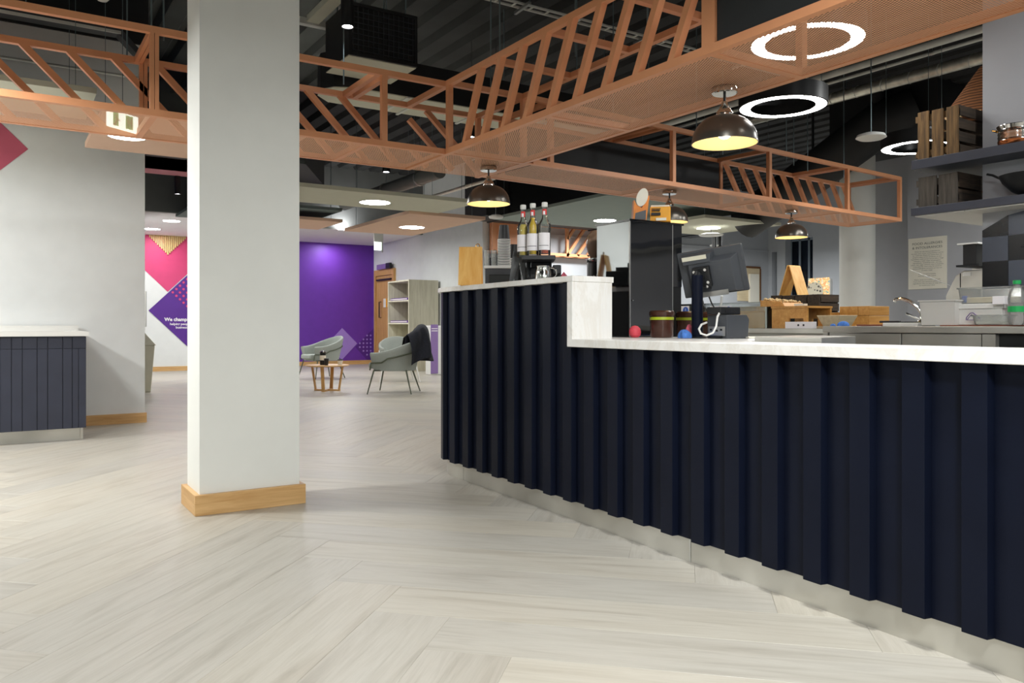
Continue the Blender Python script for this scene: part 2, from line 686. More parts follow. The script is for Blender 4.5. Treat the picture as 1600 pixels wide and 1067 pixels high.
def text(body, name, mat, parent, origin, right, up, size, align='LEFT', bold=0.0, spacing=1.0, width=None):
    """flat lettering as a mesh, lying in the plane of right x up"""
    cu = bpy.data.curves.new(name, 'FONT')
    cu.body = body
    cu.size = 1.0
    cu.align_x = align
    cu.space_line = spacing
    cu.extrude = 0.0
    cu.offset = bold
    cu.resolution_u = 3
    to = bpy.data.objects.new(name, cu)
    COL.objects.link(to)
    dg = bpy.context.evaluated_depsgraph_get()
    me = bpy.data.meshes.new_from_object(to.evaluated_get(dg))
    bpy.data.objects.remove(to)
    right, up, origin = Vector(right).normalized(), Vector(up).normalized(), Vector(origin)
    xs = [v.co.x for v in me.vertices]
    sx = size
    if width and xs:
        sx = width / (max(xs) - min(xs))
    off = Vector((0, 0, 0))
    p = parent
    while p is not None:
        if p.get('_root'):
            off = Vector(p['_root'])
        p = p.parent
    for v in me.vertices:
        v.co = origin + right * (v.co.x * sx) + up * (v.co.y * size) - off
    me.materials.append(M[mat])
    o = bpy.data.objects.new(name, me)
    COL.objects.link(o)
    o.parent = parent
    return o

# ================================================================== THE SETTING
CEIL = 4.5
fl_ = MB().box(-5.5, -5.5, -0.08, 18.5, 20.5, -0.006).build('floor', 'soffit_grey')
struct(fl_)

# herringbone planks (each a part of the floor; the far ones joined)
PW, PL = 0.2758, 0.2758 * 6
HX0, HY0 = 0.13, 2.80 - 1.17
S2 = PW / math.sqrt(2)


def hb(u, v):
    return (HX0 + S2 * (u - v), HY0 + S2 * (u + v))


def plank_mesh(name, plist):
    vs, fs, uvs = [], [], []
    for (cx, cy, a) in plist:
        c, s = math.cos(a), math.sin(a)
        g, e = 0.0003, 0.0010
        L, w = PL / 2 - g, PW / 2 - g
        b = len(vs)
        ring = [(-L, -w, -0.006), (L, -w, -0.006), (L, w, -0.006), (-L, w, -0.006), (-L, -w, -0.0006), (L, -w, -0.0006), (L, w, -0.0006), (-L, w, -0.0006),
                (-L + e, -w + e, 0), (L - e, -w + e, 0), (L - e, w - e, 0), (-L + e, w - e, 0)]
        for (x, y, z) in ring:
            vs.append((cx + c * x - s * y, cy + s * x + c * y, z))
        for q in [(0, 1, 5, 4), (1, 2, 6, 5), (2, 3, 7, 6), (3, 0, 4, 7), (4, 5, 9, 8), (5, 6, 10, 9), (6, 7, 11, 10), (7, 4, 8, 11), (8, 9, 10, 11)]:
            fs.append(tuple(b + i for i in q))
            uvs += [(ring[i][0], ring[i][1]) for i in q]
    me = bpy.data.meshes.new(name)
    me.from_pydata(vs, [], fs)
    ul = me.uv_layers.new(name='UVMap')
    for i, q in enumerate(uvs):
        ul.data[i].uv = q
    me.materials.append(M['floor_oak'])
    return me


planks = []
for i in range(-130, 131):
    for m in range(-6, 7):
        for kind in (0, 1):
            if kind == 0:                                   # long side along +x +y
                cu, cv, a = i + 3, i + 0.5, PI / 4
            else:                                           # long side along -x +y
                cu, cv, a = i + 0.5, i + 1 + 3, PI * 3 / 4
            cx, cy = hb(cu + 12 * m, cv)
            if not (-5.0 < cx < 17.5 and -4.8 < cy < 19.6):
                continue
            d = CA * cx + SA * cy
            r = SA * cx - CA * cy
            px = 800 + 1244 * r / max(d, 0.3)
            seen = d > 0.6 and -0.55 * d - 1.4 < r < 0.66 * d + 1.2
            if seen and cx > 3.35 and cy < 4.6:             # under the counter and the kitchen
                seen = False
            if seen and cy > 9.7 and cx < 0.6:
                seen = False
            planks.append((0 if seen else 1, d, cx, cy, a))
planks.sort()
one = plank_mesh('plank', [(0, 0, 0)])
near = [p for p in planks if p[0] == 0][:298]
far = [p for p in planks if p not in set(near)]
for (_, d, cx, cy, a) in near:
    o = bpy.data.objects.new('plank', one)
    COL.objects.link(o)
    o.location = (cx, cy, 0)
    o.rotation_euler = (0, 0, a)
    o.parent = fl_
rest = bpy.data.objects.new('far_planks', plank_mesh('far_planks', [(p[2], p[3], p[4]) for p in far]))
COL.objects.link(rest)
rest.parent = fl_
rest['kind'] = 'stuff'

# ceiling: dark profiled steel deck
ce = struct(MB().box(-5.5, -5.5, CEIL, 18.5, 20.5, CEIL + 0.1).build('ceiling', 'deck'))
rib = MB().hexa([(-0.10, -13, -0.075), (0.10, -13, -0.075), (0.10, 13, -0.075), (-0.10, 13, -0.075), (-0.15, -13, 0), (0.15, -13, 0), (0.15, 13, 0), (-0.15, 13, 0)])
r0 = rib.build('deck_rib', 'deck', ce)
r0.location = (-5.2, 7.5, CEIL)
for i in range(1, 66):
    o = r0.copy()
    COL.objects.link(o)
    o.location = (-5.2 + i * 0.36, 7.5, CEIL)


def wall(name, x0, y0, x1, y1, z0=0.0, z1=CEIL, mat='grey_wall'):
    return struct(MB().box(x0, y0, z0, x1, y1, z1).build(name, mat))


wl = wall('wall_left', -5.5, 8.98, 1.27, 9.13, 0, 3.89, 'white_wall')
MB().box(-5.5, 8.955, 3.89, 1.30, 9.15, 4.5).build('insulation_band', 'duct_black', wl)
MB().box(0.64, 8.955, 0.0, 1.285, 9.00, 0.10).build('skirting_board', 'oak', wl)
MB().extr([(0.238, 8.976, 2.70), (-0.20, 8.976, 3.138), (-0.64, 8.976, 2.70), (-0.20, 8.976, 2.262)], (0, 0.006, 0)).build('rose_diamond', 'rose', wl)
wall('wall_side', -5.6, -5.5, -5.5, 9.0, 0, CEIL, 'white_wall')
wall('wall_behind', -5.5, -5.6, 18.5, -5.5, 0, CEIL, 'white_wall')

# corridor end with the printed diamonds
wf = wall('wall_far', 2.0, 18.8, 4.6, 18.95, 0, CEIL, 'white_wall')
Yf = 18.795


def flat(name, mat, pts, y, parent, t=0.006):
    return MB().extr([(p[0], y, p[1]) for p in pts], (0, t, 0)).build(name, mat, parent)


flat('pink_diamond', 'pink', [(3.118, 1.738), (3.93, 2.55), (3.52, 2.97), (2.69, 2.97), (2.15, 2.70)], Yf - 0.002, wf)
flat('purple_diamond', 'deep_purple', [(2.73, 1.326), (3.529, 0.53), (4.33, 1.326), (3.529, 2.125)], Yf - 0.006, wf)
for r in range(9):
    for c in range(7):
        x, z = 3.22 + c * 0.075, 1.73 + (r - 4) * 0.075
        if abs(r - 4) > c or (c + r) % 2:
            continue
        MB().tube([(x, Yf - 0.009, z), (x, Yf - 0.005, z)], 0.026, 12).build('printed_dot', 'pink', wf)
text('We champion', 'lettering', 'white_print', wf, (3.05, Yf - 0.010, 1.10), (1, 0, 0), (0, 0, 1), 0.105, bold=.03)
text('helping people', 'lettering', 'white_print', wf, (3.16, Yf - 0.010, 1.01), (1, 0, 0), (0, 0, 1), 0.072, bold=.02)
text('businesses', 'lettering', 'white_print', wf, (3.28, Yf - 0.010, 0.935), (1, 0, 0), (0, 0, 1), 0.072, bold=.02)
for i in range(22):                                                   # timber slat triangle
    x = 2.70 + i * 0.04
    zb = 2.554 + abs(x + 0.015 - 3.118)
    if zb < 2.93:
        MB().box(x, Yf - 0.035, zb, x + 0.028, Yf - 0.002, 2.97).build('timber_slat', 'slat_wood', wf)
MB().box(2.15, 18.775, 0, 4.6, 18.80, 0.10).build('skirting_board', 'oak', wf)
ws = struct(MB().box(2.00, 15.4, 0, 2.15, 18.8, CEIL).build('wall_corridor', 'white_wall'))
d2 = struct(MB().box(2.15, 15.55, 0.02, 2.19, 16.5, 2.1).build('door_2', 'white_plastic'))
MB().tube([(2.19, 15.80, 1.62), (2.25, 15.80, 1.62), (2.25, 15.80, 0.98), (2.19, 15.80, 0.98)], 0.014, 8).build('door_handle', 'aluminium', d2)

# purple end wall
wp = wall('wall_purple', 4.5, 19.48, 8.25, 19.63, 0, CEIL, 'purple')
Yp = 19.476
flat('lilac_diamond', 'lilac', [(7.383, 0.936), (7.79, 0.536), (7.383, 0.13), (6.98, 0.536)], Yp - 0.004, wp)
flat('dark_diamond', 'deep_purple', [(8.245, 0.93), (7.74, 0.45), (8.06, 0.11), (8.245, 0.11)], Yp - 0.003, wp)
for k in range(3):
    x = 7.0 + k * 0.1
    flat('stripe', 'lilac', [(x, 0.30), (x + 0.03, 0.30), (x + 0.17, 0.15), (x + 0.14, 0.15)], Yp - 0.008, wp)
for r in range(6):
    for c in range(4):
        x, z = 7.86 + c * 0.10, 0.24 + r * 0.10
        if x - 7.74 > abs(z - 0.47) * 1.05:
            MB().tube([(x, Yp - 0.007, z), (x, Yp - 0.003, z)], 0.024, 10).build('printed_dot', 'lilac', wp)
MB().box(4.5, 19.455, 0, 8.2, 19.485, 0.10).build('skirting_board', 'oak', wp)
wall('wall_return', 4.5, 18.8, 4.6, 19.5, 0, CEIL, 'white_wall')
# bulkheads that drop below the deck in front of the two end walls
bk = struct(MB().box(4.6, 16.6, 3.10, 8.25, 19.5, CEIL).build('trim_1', 'soffit_grey'))
MB().box(4.62, 16.62, 3.085, 8.2, 19.47, 3.10).build('soffit_board', 'soffit_white', bk)
bk2 = struct(MB().box(2.0, 15.0, 2.985, 4.6, 18.8, CEIL).build('trim_2', 'soffit_grey'))
MB().box(2.02, 15.02, 2.972, 4.58, 18.78, 2.985).build('soffit_board', 'soffit_white', bk2)

# right of the purple wall: door wall, recess, long grey back wall
wd = wall('wall_door', 8.25, 13.9, 8.40, 19.6, 0, CEIL, 'white_wall')
MB().box(8.23, 13.9, 0, 8.255, 18.08, 0.10).build('skirting_board', 'oak_y', wd)
wb = wall('wall_back', 8.40, 13.9, 18.4, 14.05, 0, CEIL, 'grey_wall')
wall('wall_right', 18.3, -5.5, 18.45, 14.0, 0, CEIL, 'grey_wall')

# column in the foreground
colm = struct(MB().box(0.890, 4.425, 0, 1.425, 4.745, CEIL).build('column', 'column_white'))
MB().box(0.862, 4.397, 0, 1.453, 4.425, 0.108).build('skirting_board', 'oak', colm, bevel=0.002)
MB().box(0.862, 4.425, 0, 0.890, 4.773, 0.108).build('skirting_board', 'oak_y', colm, bevel=0.002)
MB().box(1.425, 4.425, 0, 1.453, 4.773, 0.108).build('skirting_board', 'oak_y', colm, bevel=0.002)
MB().box(0.890, 4.745, 0, 1.425, 4.773, 0.108).build('skirting_board', 'oak', colm, bevel=0.002)

# ================================================================== SERVICE COUNTER
CK = 0.034                                    # the counter is very slightly skewed to the room
CY0, CY1 = -1.6, 4.63                         # straight part, then a rounded end
RC = 0.5


def path(off, ys=None, ymax=None, arc=PI / 2, tail=0.5, y0=CY0, n=14):
    """plan line of the counter front, moved inwards (+) by off from the worktop edge"""
    pts = []
    for y in (y0, CY1):
        pts.append((2.315 + CK * y + off, y))
    cx, cy = 2.315 + CK * CY1 + RC, CY1
    R = RC - off
    for k in range(1, n + 1):
        a = PI - arc * k / n
        pts.append((cx + R * math.cos(a), cy + R * math.sin(a)))
    if arc >= PI / 2 - 1e-6 and tail:
        pts.append((cx + tail, cy + R))
    return pts


def along(off, s):
    """point and outward normal at distance s along the cladding line, s measured from y = 0 (may be negative)"""
    L = CY1
    if s <= L:
        t = Vector((CK, 1)).normalized()
        p = Vector((2.315, 0)) + Vector((CK, 1)) * s
        nrm = Vector((-1, CK)).normalized()
        return p - nrm * off, nrm, t
    a = (s - L) / (RC - 0.02)
    cx, cy = 2.315 + CK * CY1 + RC, CY1
    if a < PI / 2:
        nrm = Vector((-math.cos(a), math.sin(a)))
        return Vector((cx, cy)) + nrm * (RC - off), nrm, Vector((math.sin(a), math.cos(a)))
    e = s - L - PI / 2 * (RC - 0.02)
    nrm = Vector((0, 1))
    return Vector((cx + e, cy + RC - off)), nrm, Vector((1, 0))


ct = thing('service_counter', 'long navy ribbed service counter with white marbled top and steel plinth', 'counter', (2.4, 1.5, 0))


def strip(mb, o0, o1, z0, z1, **kw):
    a, b = path(o0, **kw), path(o1, **kw)
    n = len(a)
    base = len(mb.v)
    for p, q in zip(a, b):
        mb.v += [Vector((p[0], p[1], z0)), Vector((p[0], p[1], z1)), Vector((q[0], q[1], z1)), Vector((q[0], q[1], z0))]
    for i in range(n - 1):
        for k in range(4):
            k2 = (k + 1) % 4
            mb.f.append((base + i * 4 + k, base + i * 4 + k2, base + (i + 1) * 4 + k2, base + (i + 1) * 4 + k))
    mb.f.append((base, base + 1, base + 2, base + 3))
    e = base + (n - 1) * 4
    mb.f.append((e + 3, e + 2, e + 1, e))
    return mb


STEP = 3.23
# backing sheet, low and high
mb = MB()
x0, x1 = 2.315 + CK * CY0, 2.315 + CK * STEP
mb.hexa([(x0 + .05, CY0, .10), (x0 + .075, CY0, .10), (x1 + .075, STEP, .10), (x1 + .05, STEP, .10), (x0 + .05, CY0, .89), (x0 + .075, CY0, .89), (x1 + .075, STEP, .89), (x1 + .05, STEP, .89)])
mb.build('backing_panel', 'navy', ct, smooth=False)
mb = MB()
strip(mb, .05, .075, .10, 1.222, y0=STEP).build('backing_panel', 'navy', ct)
# ribs
k = 0
y = 1.178 - 0.1875 * 14
while True:
    s = y + 0.1875 * k
    k += 1
    if s > 5.75:
        break
    zt = 0.891 if s < 3.2 else 1.222
    wo, wi, dp = 0.0745, 0.086, 0.03
    p, nrm, t = along(0.02, s + wo / 2)
    q = p - nrm * dp
    quad = [p - t * wo / 2, p + t * wo / 2, q + t * wi / 2, q - t * wi / 2]
    MB().prism([(v.x, v.y) for v in quad], 0.10, zt).build('cladding_rib', 'navy', ct, smooth=False, bevel=0.0015)
# plinth, in separate bent sheets
mb = MB()
x0, x1 = 2.375 + CK * CY0, 2.375 + CK * 2.418
mb.hexa([(x0, CY0, 0), (x0 + .01, CY0, 0), (x1 + .01, 2.418, 0), (x1, 2.418, 0), (x0, CY0, .112), (x0 + .01, CY0, .112), (x1 + .01, 2.418, .112), (x1, 2.418, .112)])
mb.build('plinth_panel', 'stainless', ct, smooth=False)
x0, x1 = 2.375 + CK * 2.424, 2.375 + CK * 4.50
MB().hexa([(x0, 2.424, 0), (x0 + .01, 2.424, 0), (x1 + .01, 4.5, 0), (x1, 4.5, 0), (x0, 2.424, .112), (x0 + .01, 2.424, .112), (x1 + .01, 4.5, .112), (x1, 4.5, .112)]).build('plinth_panel', 'stainless', ct, smooth=False)
strip(MB(), .06, .07, 0, .112, y0=4.504).build('plinth_panel', 'stainless', ct)
# joint strip between plinth sheets
xj = 2.373 + CK * 2.421
MB().box(xj, 2.417, 0, xj + .012, 2.425, .112).build('joint_strip', 'aluminium', ct)
# worktops: raised shelf with its end block, low top with a deep work part
mb = MB()
strip(mb, 0.0, 0.27, 1.222, 1.252, y0=3.20)
mb.build('raised_shelf', 'marble', ct, bevel=0.003)
x1 = 2.315 + CK * 3.205
MB().box(x1, 3.203, .8935, x1 + .262, 3.247, 1.222).build('shelf_end', 'marble', ct, bevel=0.003)
mb = MB()
x0, x1 = 2.315 + CK * CY0, 2.315 + CK * 3.203
mb.prism([(x0, CY0), (x0 + .30, CY0), (2.655, 1.9), (2.70, 2.35), (3.85, 2.95), (3.85, 5.0), (x1 + .28, 5.0), (x1 + .28, 3.25), (x1 + .002, 3.25)], .8915, .932)
mb.build('worktop', 'marble', ct, bevel=0.003)
# base body behind the cladding
mb = MB()
mb.prism([(2.42, -1.5), (2.60, -1.5), (2.65, 2.3), (3.8, 2.98), (3.8, 4.95), (3.02, 4.95), (2.66, 4.6), (2.54, 3.0)], 0.0, .8915)
mb.build('base_cabinet', 'black_plastic', ct, smooth=False)
MB().prism([(2.60, 3.28), (2.68, 3.28), (2.72, 4.55), (2.64, 4.55)], .932, 1.222).build('shelf_support', 'black_plastic', ct, smooth=False)

# ================================================================== COPPER FRAMES
Z0, Z1, TB = 2.4, 3.0, 0.045


def frame(name, label, A, B, side, W_, posts_f=(), posts_r=(), diags=(), diag_face='r', lean=0.5, tops=(), bottoms=(), panels=(), rods=(), ends=(True, True)):
    """box truss from plan point A to B, width W_ towards side (+1 left of travel, -1 right)"""
    A, B = Vector(A), Vector(B)
    u = (B - A).normalized()
    w = Vector((-u.y, u.x)) * side
    L = (B - A).length
    root = thing(name, label, 'ceiling frame', (A.x, A.y, Z0))
    h = TB / 2

    def P(s, c, z):
        q = A + u * s + w * c
        return Vector((q.x, q.y, z))
    up = Vector((0, 0, 1))
    for c in (h, W_ - h):
        MB().bar(P(0, c, Z0 + h), P(L, c, Z0 + h), TB, TB).build('bottom_rail', 'copper_paint', root, smooth=False)
        MB().bar(P(0, c, Z1 - h), P(L, c, Z1 - h), TB, TB).build('top_rail', 'copper_paint', root, smooth=False)
    uw = Vector((u.x, u.y, 0))
    for (lst, c) in ((posts_f, h), (posts_r, W_ - h)):
        for s in lst:
            s, wd = s if isinstance(s, tuple) else (s, TB)
            MB().bar(P(s, c, Z0 + TB), P(s, c, Z1 - TB), TB, wd, uw).build('post', 'copper_paint', root, smooth=False)
    c = W_ - h if diag_face == 'r' else h
    for (sb, st) in diags:
        za, zb = Z0 + TB, Z1 - TB
        run_, rise = st - sb, Z1 - Z0 - 1.2 * TB
        hwid = TB / 2 * math.hypot(run_, rise) / rise
        ca = sb + run_ * .04
        cb_ = st - run_ * .04
        p = [P(ca - hwid, c - h, za), P(ca + hwid, c - h, za), P(ca + hwid, c + h, za), P(ca - hwid, c + h, za),
             P(cb_ - hwid, c - h, zb), P(cb_ + hwid, c - h, zb), P(cb_ + hwid, c + h, zb), P(cb_ - hwid, c + h, zb)]
        MB().hexa(p).build('diagonal_bar', 'copper_paint', root, smooth=False)
    for s in tops:
        s, wd = s if isinstance(s, tuple) else (s, TB)
        MB().bar(P(s, TB, Z1 - h), P(s, W_ - TB, Z1 - h), wd, TB).build('top_crossbar', 'copper_paint', root, smooth=False)
    cuts = sorted(set([0.0, L] + list(bottoms)))
    for s in bottoms:
        MB().bar(P(s, TB, Z0 + h), P(s, W_ - TB, Z0 + h), TB, TB).build('bottom_crossbar', 'copper_paint', root, smooth=False)
    for a, b in zip(cuts[:-1], cuts[1:]):
        m = MB()
        e = TB * .5
        p = [P(a + e, e, Z0 + .004), P(b - e, e, Z0 + .004), P(b - e, W_ - e, Z0 + .004), P(a + e, W_ - e, Z0 + .004)]
        m.add(p, [(0, 1, 2, 3)])
        m.build('mesh_sheet', 'copper_mesh', root, smooth=False)
    for (face, a, b) in panels:
        cc = W_ - h if face == 'r' else h
        MB().bar(P(a, cc, (Z0 + Z1) / 2), P(b, cc, (Z0 + Z1) / 2), 0.018, Z1 - Z0 - 2 * TB).build('black_panel', 'black_panel', root, smooth=False)
    for (s, c) in rods:
        m = MB().tube([P(s, c, Z1 - TB), P(s, c, CEIL)], 0.006, 8)
        m.build('hanging_rod', 'rod_steel', root)
    return root


# left frame, along X
XA0 = -2.2
XA1 = 3.066
dA = [(0.123 + .2895 * k + .55 - XA0, 0.123 + .2895 * k - XA0) for k in range(-8, 9)]
frame('copper_truss', 'long copper tube frame running behind the white column to the counter', (XA0, 5.765), (XA1, 5.765), 1, 0.775,
      posts_f=(0.0225, (0.8605 - XA0, .026), (0.8895 - XA0, .026), 2.535 - XA0), posts_r=(0.0225, (0.8955 - XA0, .026), (0.9245 - XA0, .026)),
      diags=dA, tops=(0.0225, (0.8605 - XA0, .026), (0.8895 - XA0, .026), 2.49 - XA0, 2.58 - XA0), bottoms=(0.875 - XA0, 2.40 - XA0),
      rods=((0.80 - XA0, .75), (0.87 - XA0, .10), (0.95 - XA0, .12), (2.35 - XA0, .40), (-0.6 - XA0, .1)))
# frame over the counter, towards the camera
YB0 = 6.54
dB = [(YB0 - (5.48 - .287 * k), YB0 - (5.21 - .287 * k)) for k in range(0, 9)]
trB = frame('copper_truss', 'copper tube frame above the counter with leaning bars and a black side board', (3.07, YB0), (3.07, 0.6), 1, 0.77,
      posts_f=(.80, 3.64 - .0225, 3.64 + .0225), posts_r=(.0225, .80, 3.64, 5.92),
      diags=dB, diag_face='f', tops=(.0225, .80, 1.48, 2.18, 2.90, 3.64, 4.38, 5.2), bottoms=(.80, 2.175, 3.64, 5.08),
      panels=(('f', 3.69, 5.92),), rods=((1.13, .30), (1.93, .45), (2.53, .60), (3.38, .2), (3.53, .60), (.4, .66)))
for xt, zt in ((2.716 + .01, Z1), (2.99, Z1), (3.27, Z1)):                # bars across the frame's end
    x0_, x1_ = max(xt, 3.10), min(xt + .55, 3.80)
    zz0, zz1 = Z1 - TB - (x0_ - xt) / .55 * .51, Z1 - TB - (x1_ - xt) / .55 * .51
    MB().bar((x0_, YB0 - .0225, zz0), (x1_, YB0 - .0225, zz1), TB * .98, TB * .98, (0, 1, 0)).build('diagonal_bar', 'copper_paint', trB, smooth=False)
# frame that carries on to the right-hand wall
cA, cB = Vector((3.905, 5.714)), Vector((10.22, 6.165))
cL = (cB - cA).length
dC = [(3.56 + .2895 * k + .40, 3.56 + .2895 * k) for k in range(0, 10)]
trC = frame('copper_truss', 'copper tube frame over the kitchen with a long black board and end bars', cA, cB, 1, 0.775,
      posts_f=(0.21, 1.81, 3.41, 5.02, cL - .0225), posts_r=(0.21, 3.47, cL - .0225),
      diags=dC, tops=(0.21, 1.56, 1.68, 3.41, 4.94, 5.02, cL - .12, cL - .0225), bottoms=(1.81, 3.41, 4.94, cL - .0225),
      panels=(('r', 0.24, 3.44),), rods=((0.9, .45), (1.2, .25), (2.5, .3), (3.1, .42), (4.0, .2), (4.3, .3), (4.75, .4), (5.5, .35)))

MB().prism([(3.842, 5.722), (3.903, 5.716), (3.849, 6.484), (3.842, 6.484)], Z0, Z0 + .008).build('joint_plate', 'copper_paint', trC, smooth=False)

# ================================================================== LAMPS
# dome pendants


def dome_pendant():
    r = local('pendant_lamp', '', 'lamp', 'dome pendants under the copper frames')
    MB().lathe([(0, 0), (.072, 0), (.074, -.004), (.074, -.030), (.068, -.036), (0, -.036)], n=32).build('ceiling_rose', 'chrome', r)
    MB().tube([(0, 0, -.036), (0, 0, -.085)], .008, 8).build('cord', 'black_plastic', r)
    MB().lathe([(0, -.080), (.016, -.080), (.020, -.10), (.030, -.118), (.046, -.140), (.048, -.150), (.044, -.152), (.044, -.172), (0, -.172)], n=28).build('lamp_cap', 'chrome', r)
    outer, inner = [], []
    for k in range(15):
        a = PI / 2 * k / 14
        outer.append((.046 + (.190 - .046) * math.sin(a), -.166 - .155 * (1 - math.cos(a))))
    outer += [(.193, -.322), (.193, -.328), (.188, -.328)]
    MB().lathe(outer, n=40, caps=False).build('shade', 'bronze_out', r)
    for k in range(15):
        a = PI / 2 * k / 14
        inner.append((.040 + (.187 - .040) * math.sin(a), -.172 - .150 * (1 - math.cos(a))))
    inner += [(.188, -.327)]
    MB().lathe(inner, n=40, caps=False).build('shade_lining', 'shade_inner', r)
    MB().lathe([(0, -.172), (.018, -.172), (.018, -.21), (.036, -.235), (.040, -.26), (.034, -.285), (.018, -.297), (0, -.300)], n=20).build('bulb', 'bulb', r)
    return r


pd = dome_pendant()
pd.location = (3.60, 3.27, Z0)
pd['label'] = 'bronze dome pendant, the largest, hanging beside the ring lights'
dup(pd, (3.64, 6.03, Z0), label='bronze dome pendant above the syrup bottles and stacked cups')
dup(pd, (5.87, 6.08, Z0), label='bronze dome pendant partly hidden by the yellow tea box')
dup(pd, (8.13, 6.32, Z0), label='bronze dome pendant under the far end of the copper frame, right of the till')


def ring_lamp():
    r = local('ring_lamp', '', 'lamp', 'black ring lights over the kitchen')
    ro, ri, h = .375, .268, .14
    n = 64
    mb = MB()
    prof = [(ri, .004), (ri, h), (ro, h), (ro, .004), (ro - .012, .0), (ro - .012, .004), (ri + .006, .004), (ri + .006, 0)]
    rows = [[(p[0] * math.cos(2 * PI * k / n), p[0] * math.sin(2 * PI * k / n), p[1]) for p in prof + prof[:1]] for k in range(n + 1)]
    mb.grid(rows)
    mb.build('ring_housing', 'black_plastic', r)
    mb = MB()
    rows = [[(q * math.cos(2 * PI * k / n), q * math.sin(2 * PI * k / n), .003) for q in (ri + .006, ro - .012)] for k in range(n + 1)]
    mb.grid(rows).build('light_ring', 'ring_face', r)
    for a in (0.3, 2.4, 4.5):
        x, y = (ro + ri) / 2 * math.cos(a), (ro + ri) / 2 * math.sin(a)
        MB().tube([(x, y, h), (x, y, CEIL - 2.92)], .003, 6).build('hanging_wire', 'rod_steel', r)
    return r


rl = ring_lamp()
rl.location = (4.60, 3.45, 2.915)
rl['label'] = 'ring light seen through the copper mesh, nearest of the three'
dup(rl, (5.80, 4.60, 2.92), 1.0, 'black ring light hanging right of the largest bronze pendant')
dup(rl, (8.35, 4.85, 2.92), 2.0, 'black ring light half hidden behind the wooden crate')


def raft(label, x0, y0, x1, y1, z, mat, lamps=(), size=0.4, wires=True):
    cx, cy = (x0 + x1) / 2, (y0 + y1) / 2
    r = thing('ceiling_raft', label, 'ceiling panel', (cx, cy, z))
    MB().box(x0, y0, z, x1, y1, z + .05).build('panel', mat, r, smooth=False, bevel=.002)
    for (lx, ly) in lamps:
        rim = MB().lathe([(size / 2, 0), (size / 2, -.006), (size / 2 + .012, -.006), (size / 2 + .012, 0)], (lx, ly, z), 40, False).build('lamp_trim', 'white_plastic', r)
        MB().lathe([(0, -.004), (size / 2, -.004)], (lx, ly, z), 40, False).build('lamp_diffuser', 'lamp_face', r)
    if wires:
        for ax in (x0 + .15, x1 - .15):
            for ay in (y0 + .15, y1 - .15):
                MB().tube([(ax, ay, z + .05), (ax, ay, CEIL)], .003, 6).build('hanging_wire', 'rod_steel', r)
    return r


l1 = at(586, 10.6)
raft('pale sage ceiling raft with round lamp, spanning right from the column', 2.35, 9.25, 5.40, 10.42, 2.64, 'cream_raft', (l1, (2.9, 9.85)))
l2 = at(643.5, 12.96)
raft('peach ceiling raft with round lamp in front of the door wall', 4.93, 10.36, 6.2, 12.9, 2.60, 'peach_raft', (l2,))
raft('peach ceiling raft with small lamp at the left wall end', .65, 6.62, 2.2, 8.1, 2.60, 'peach_raft', (at(199, 6.72),), .30)
raft('pale cream ceiling raft seen through the left copper frame', -2.6, 7.72, .71, 8.75, 3.0, 'cream_raft', ((-1.2, 8.2),))
raft('pale sage ceiling raft with lamp behind the till screen', 9.3, 8.85, 11.12, 10.6, 2.69, 'cream_raft', (at(1107, 13.8),))
raft('broad grey green ceiling raft behind the syrup bottles', 7.45, 9.0, 10.6, 12.2, 2.90, 'sage_raft', (at(945, 14.4),))
raft('dark slate ceiling raft before the purple wall', 2.6, 12.65, 4.8, 14.9, 2.9, 'slate_raft')
raft('small peach ceiling raft below the slate one', 3.6, 12.9, 4.9, 14.15, 2.75, 'peach_raft', ((4.0, 13.5),))
raft('pink ceiling raft at the corridor, edge on', 1.5, 11.5, 3.6, 12.8, 3.25, 'pink_raft')

for (px, d, z, lab) in [(538, 17.2, 3.085, 'round recessed lamp in the soffit over the purple wall'), (268, 15.0, 2.972, 'round recessed lamp in the corridor soffit, the nearer one'), (238, 16.25, 2.972, 'round recessed lamp in the corridor soffit, the farther one')]:
    x, y = at(px, d)
    r = thing('recessed_lamp', lab, 'lamp', (x, y, z))
    MB().lathe([(.15, 0), (.15, -.006), (.16, -.006), (.16, 0)], (x, y, z), 32, False).build('lamp_trim', 'white_plastic', r)
    MB().lathe([(0, -.004), (.15, -.004)], (x, y, z), 32, False).build('lamp_diffuser', 'lamp_face', r)


def spot(label, x, y, z, rad, h, top=CEIL, face='spot_face'):
    r = thing('cylinder_spotlight', label, 'lamp', (x, y, z), 0, 'black cylinder spotlights')
    MB().lathe([(rad * .78, .012), (rad * .80, 0), (rad, 0), (rad, h), (0, h)], (x, y, z), 28, False).build('lamp_body', 'black_plastic', r)
    MB().lathe([(0, .010), (rad * .79, .010)], (x, y, z), 24, False).build('lamp_lens', face, r)
    if z + h < top - .01:
        MB().tube([(x, y, z + h), (x, y, top)], .005, 6).build('hanging_wire', 'black_plastic', r)


spot('large black cylinder spotlight at the top right of the column', *at(543, 6.2), 3.325, .052, .8)
spot('black cylinder spotlight over the corridor, the nearer and higher one', *at(277.5, 12.0), 2.98, .045, .40)
spot('black cylinder spotlight over the corridor, the farther one', *at(247.5, 14.0), 3.0, .05, .38)
spot('short black spotlight under the left copper frame by the sage raft', *at(603.5, 11.8), 3.27, .06, .13)
spot('black spotlight seen through the leaning copper bars', *at(737, 9.6), 3.27, .045, .45)
spot('black cylinder spotlight above the till screen, right one', *at(1124.5, 15.5), 2.36, .04, .42)
spot('black cylinder spotlight above the till screen, left one', *at(1116, 14.5), 2.36, .04, .36)

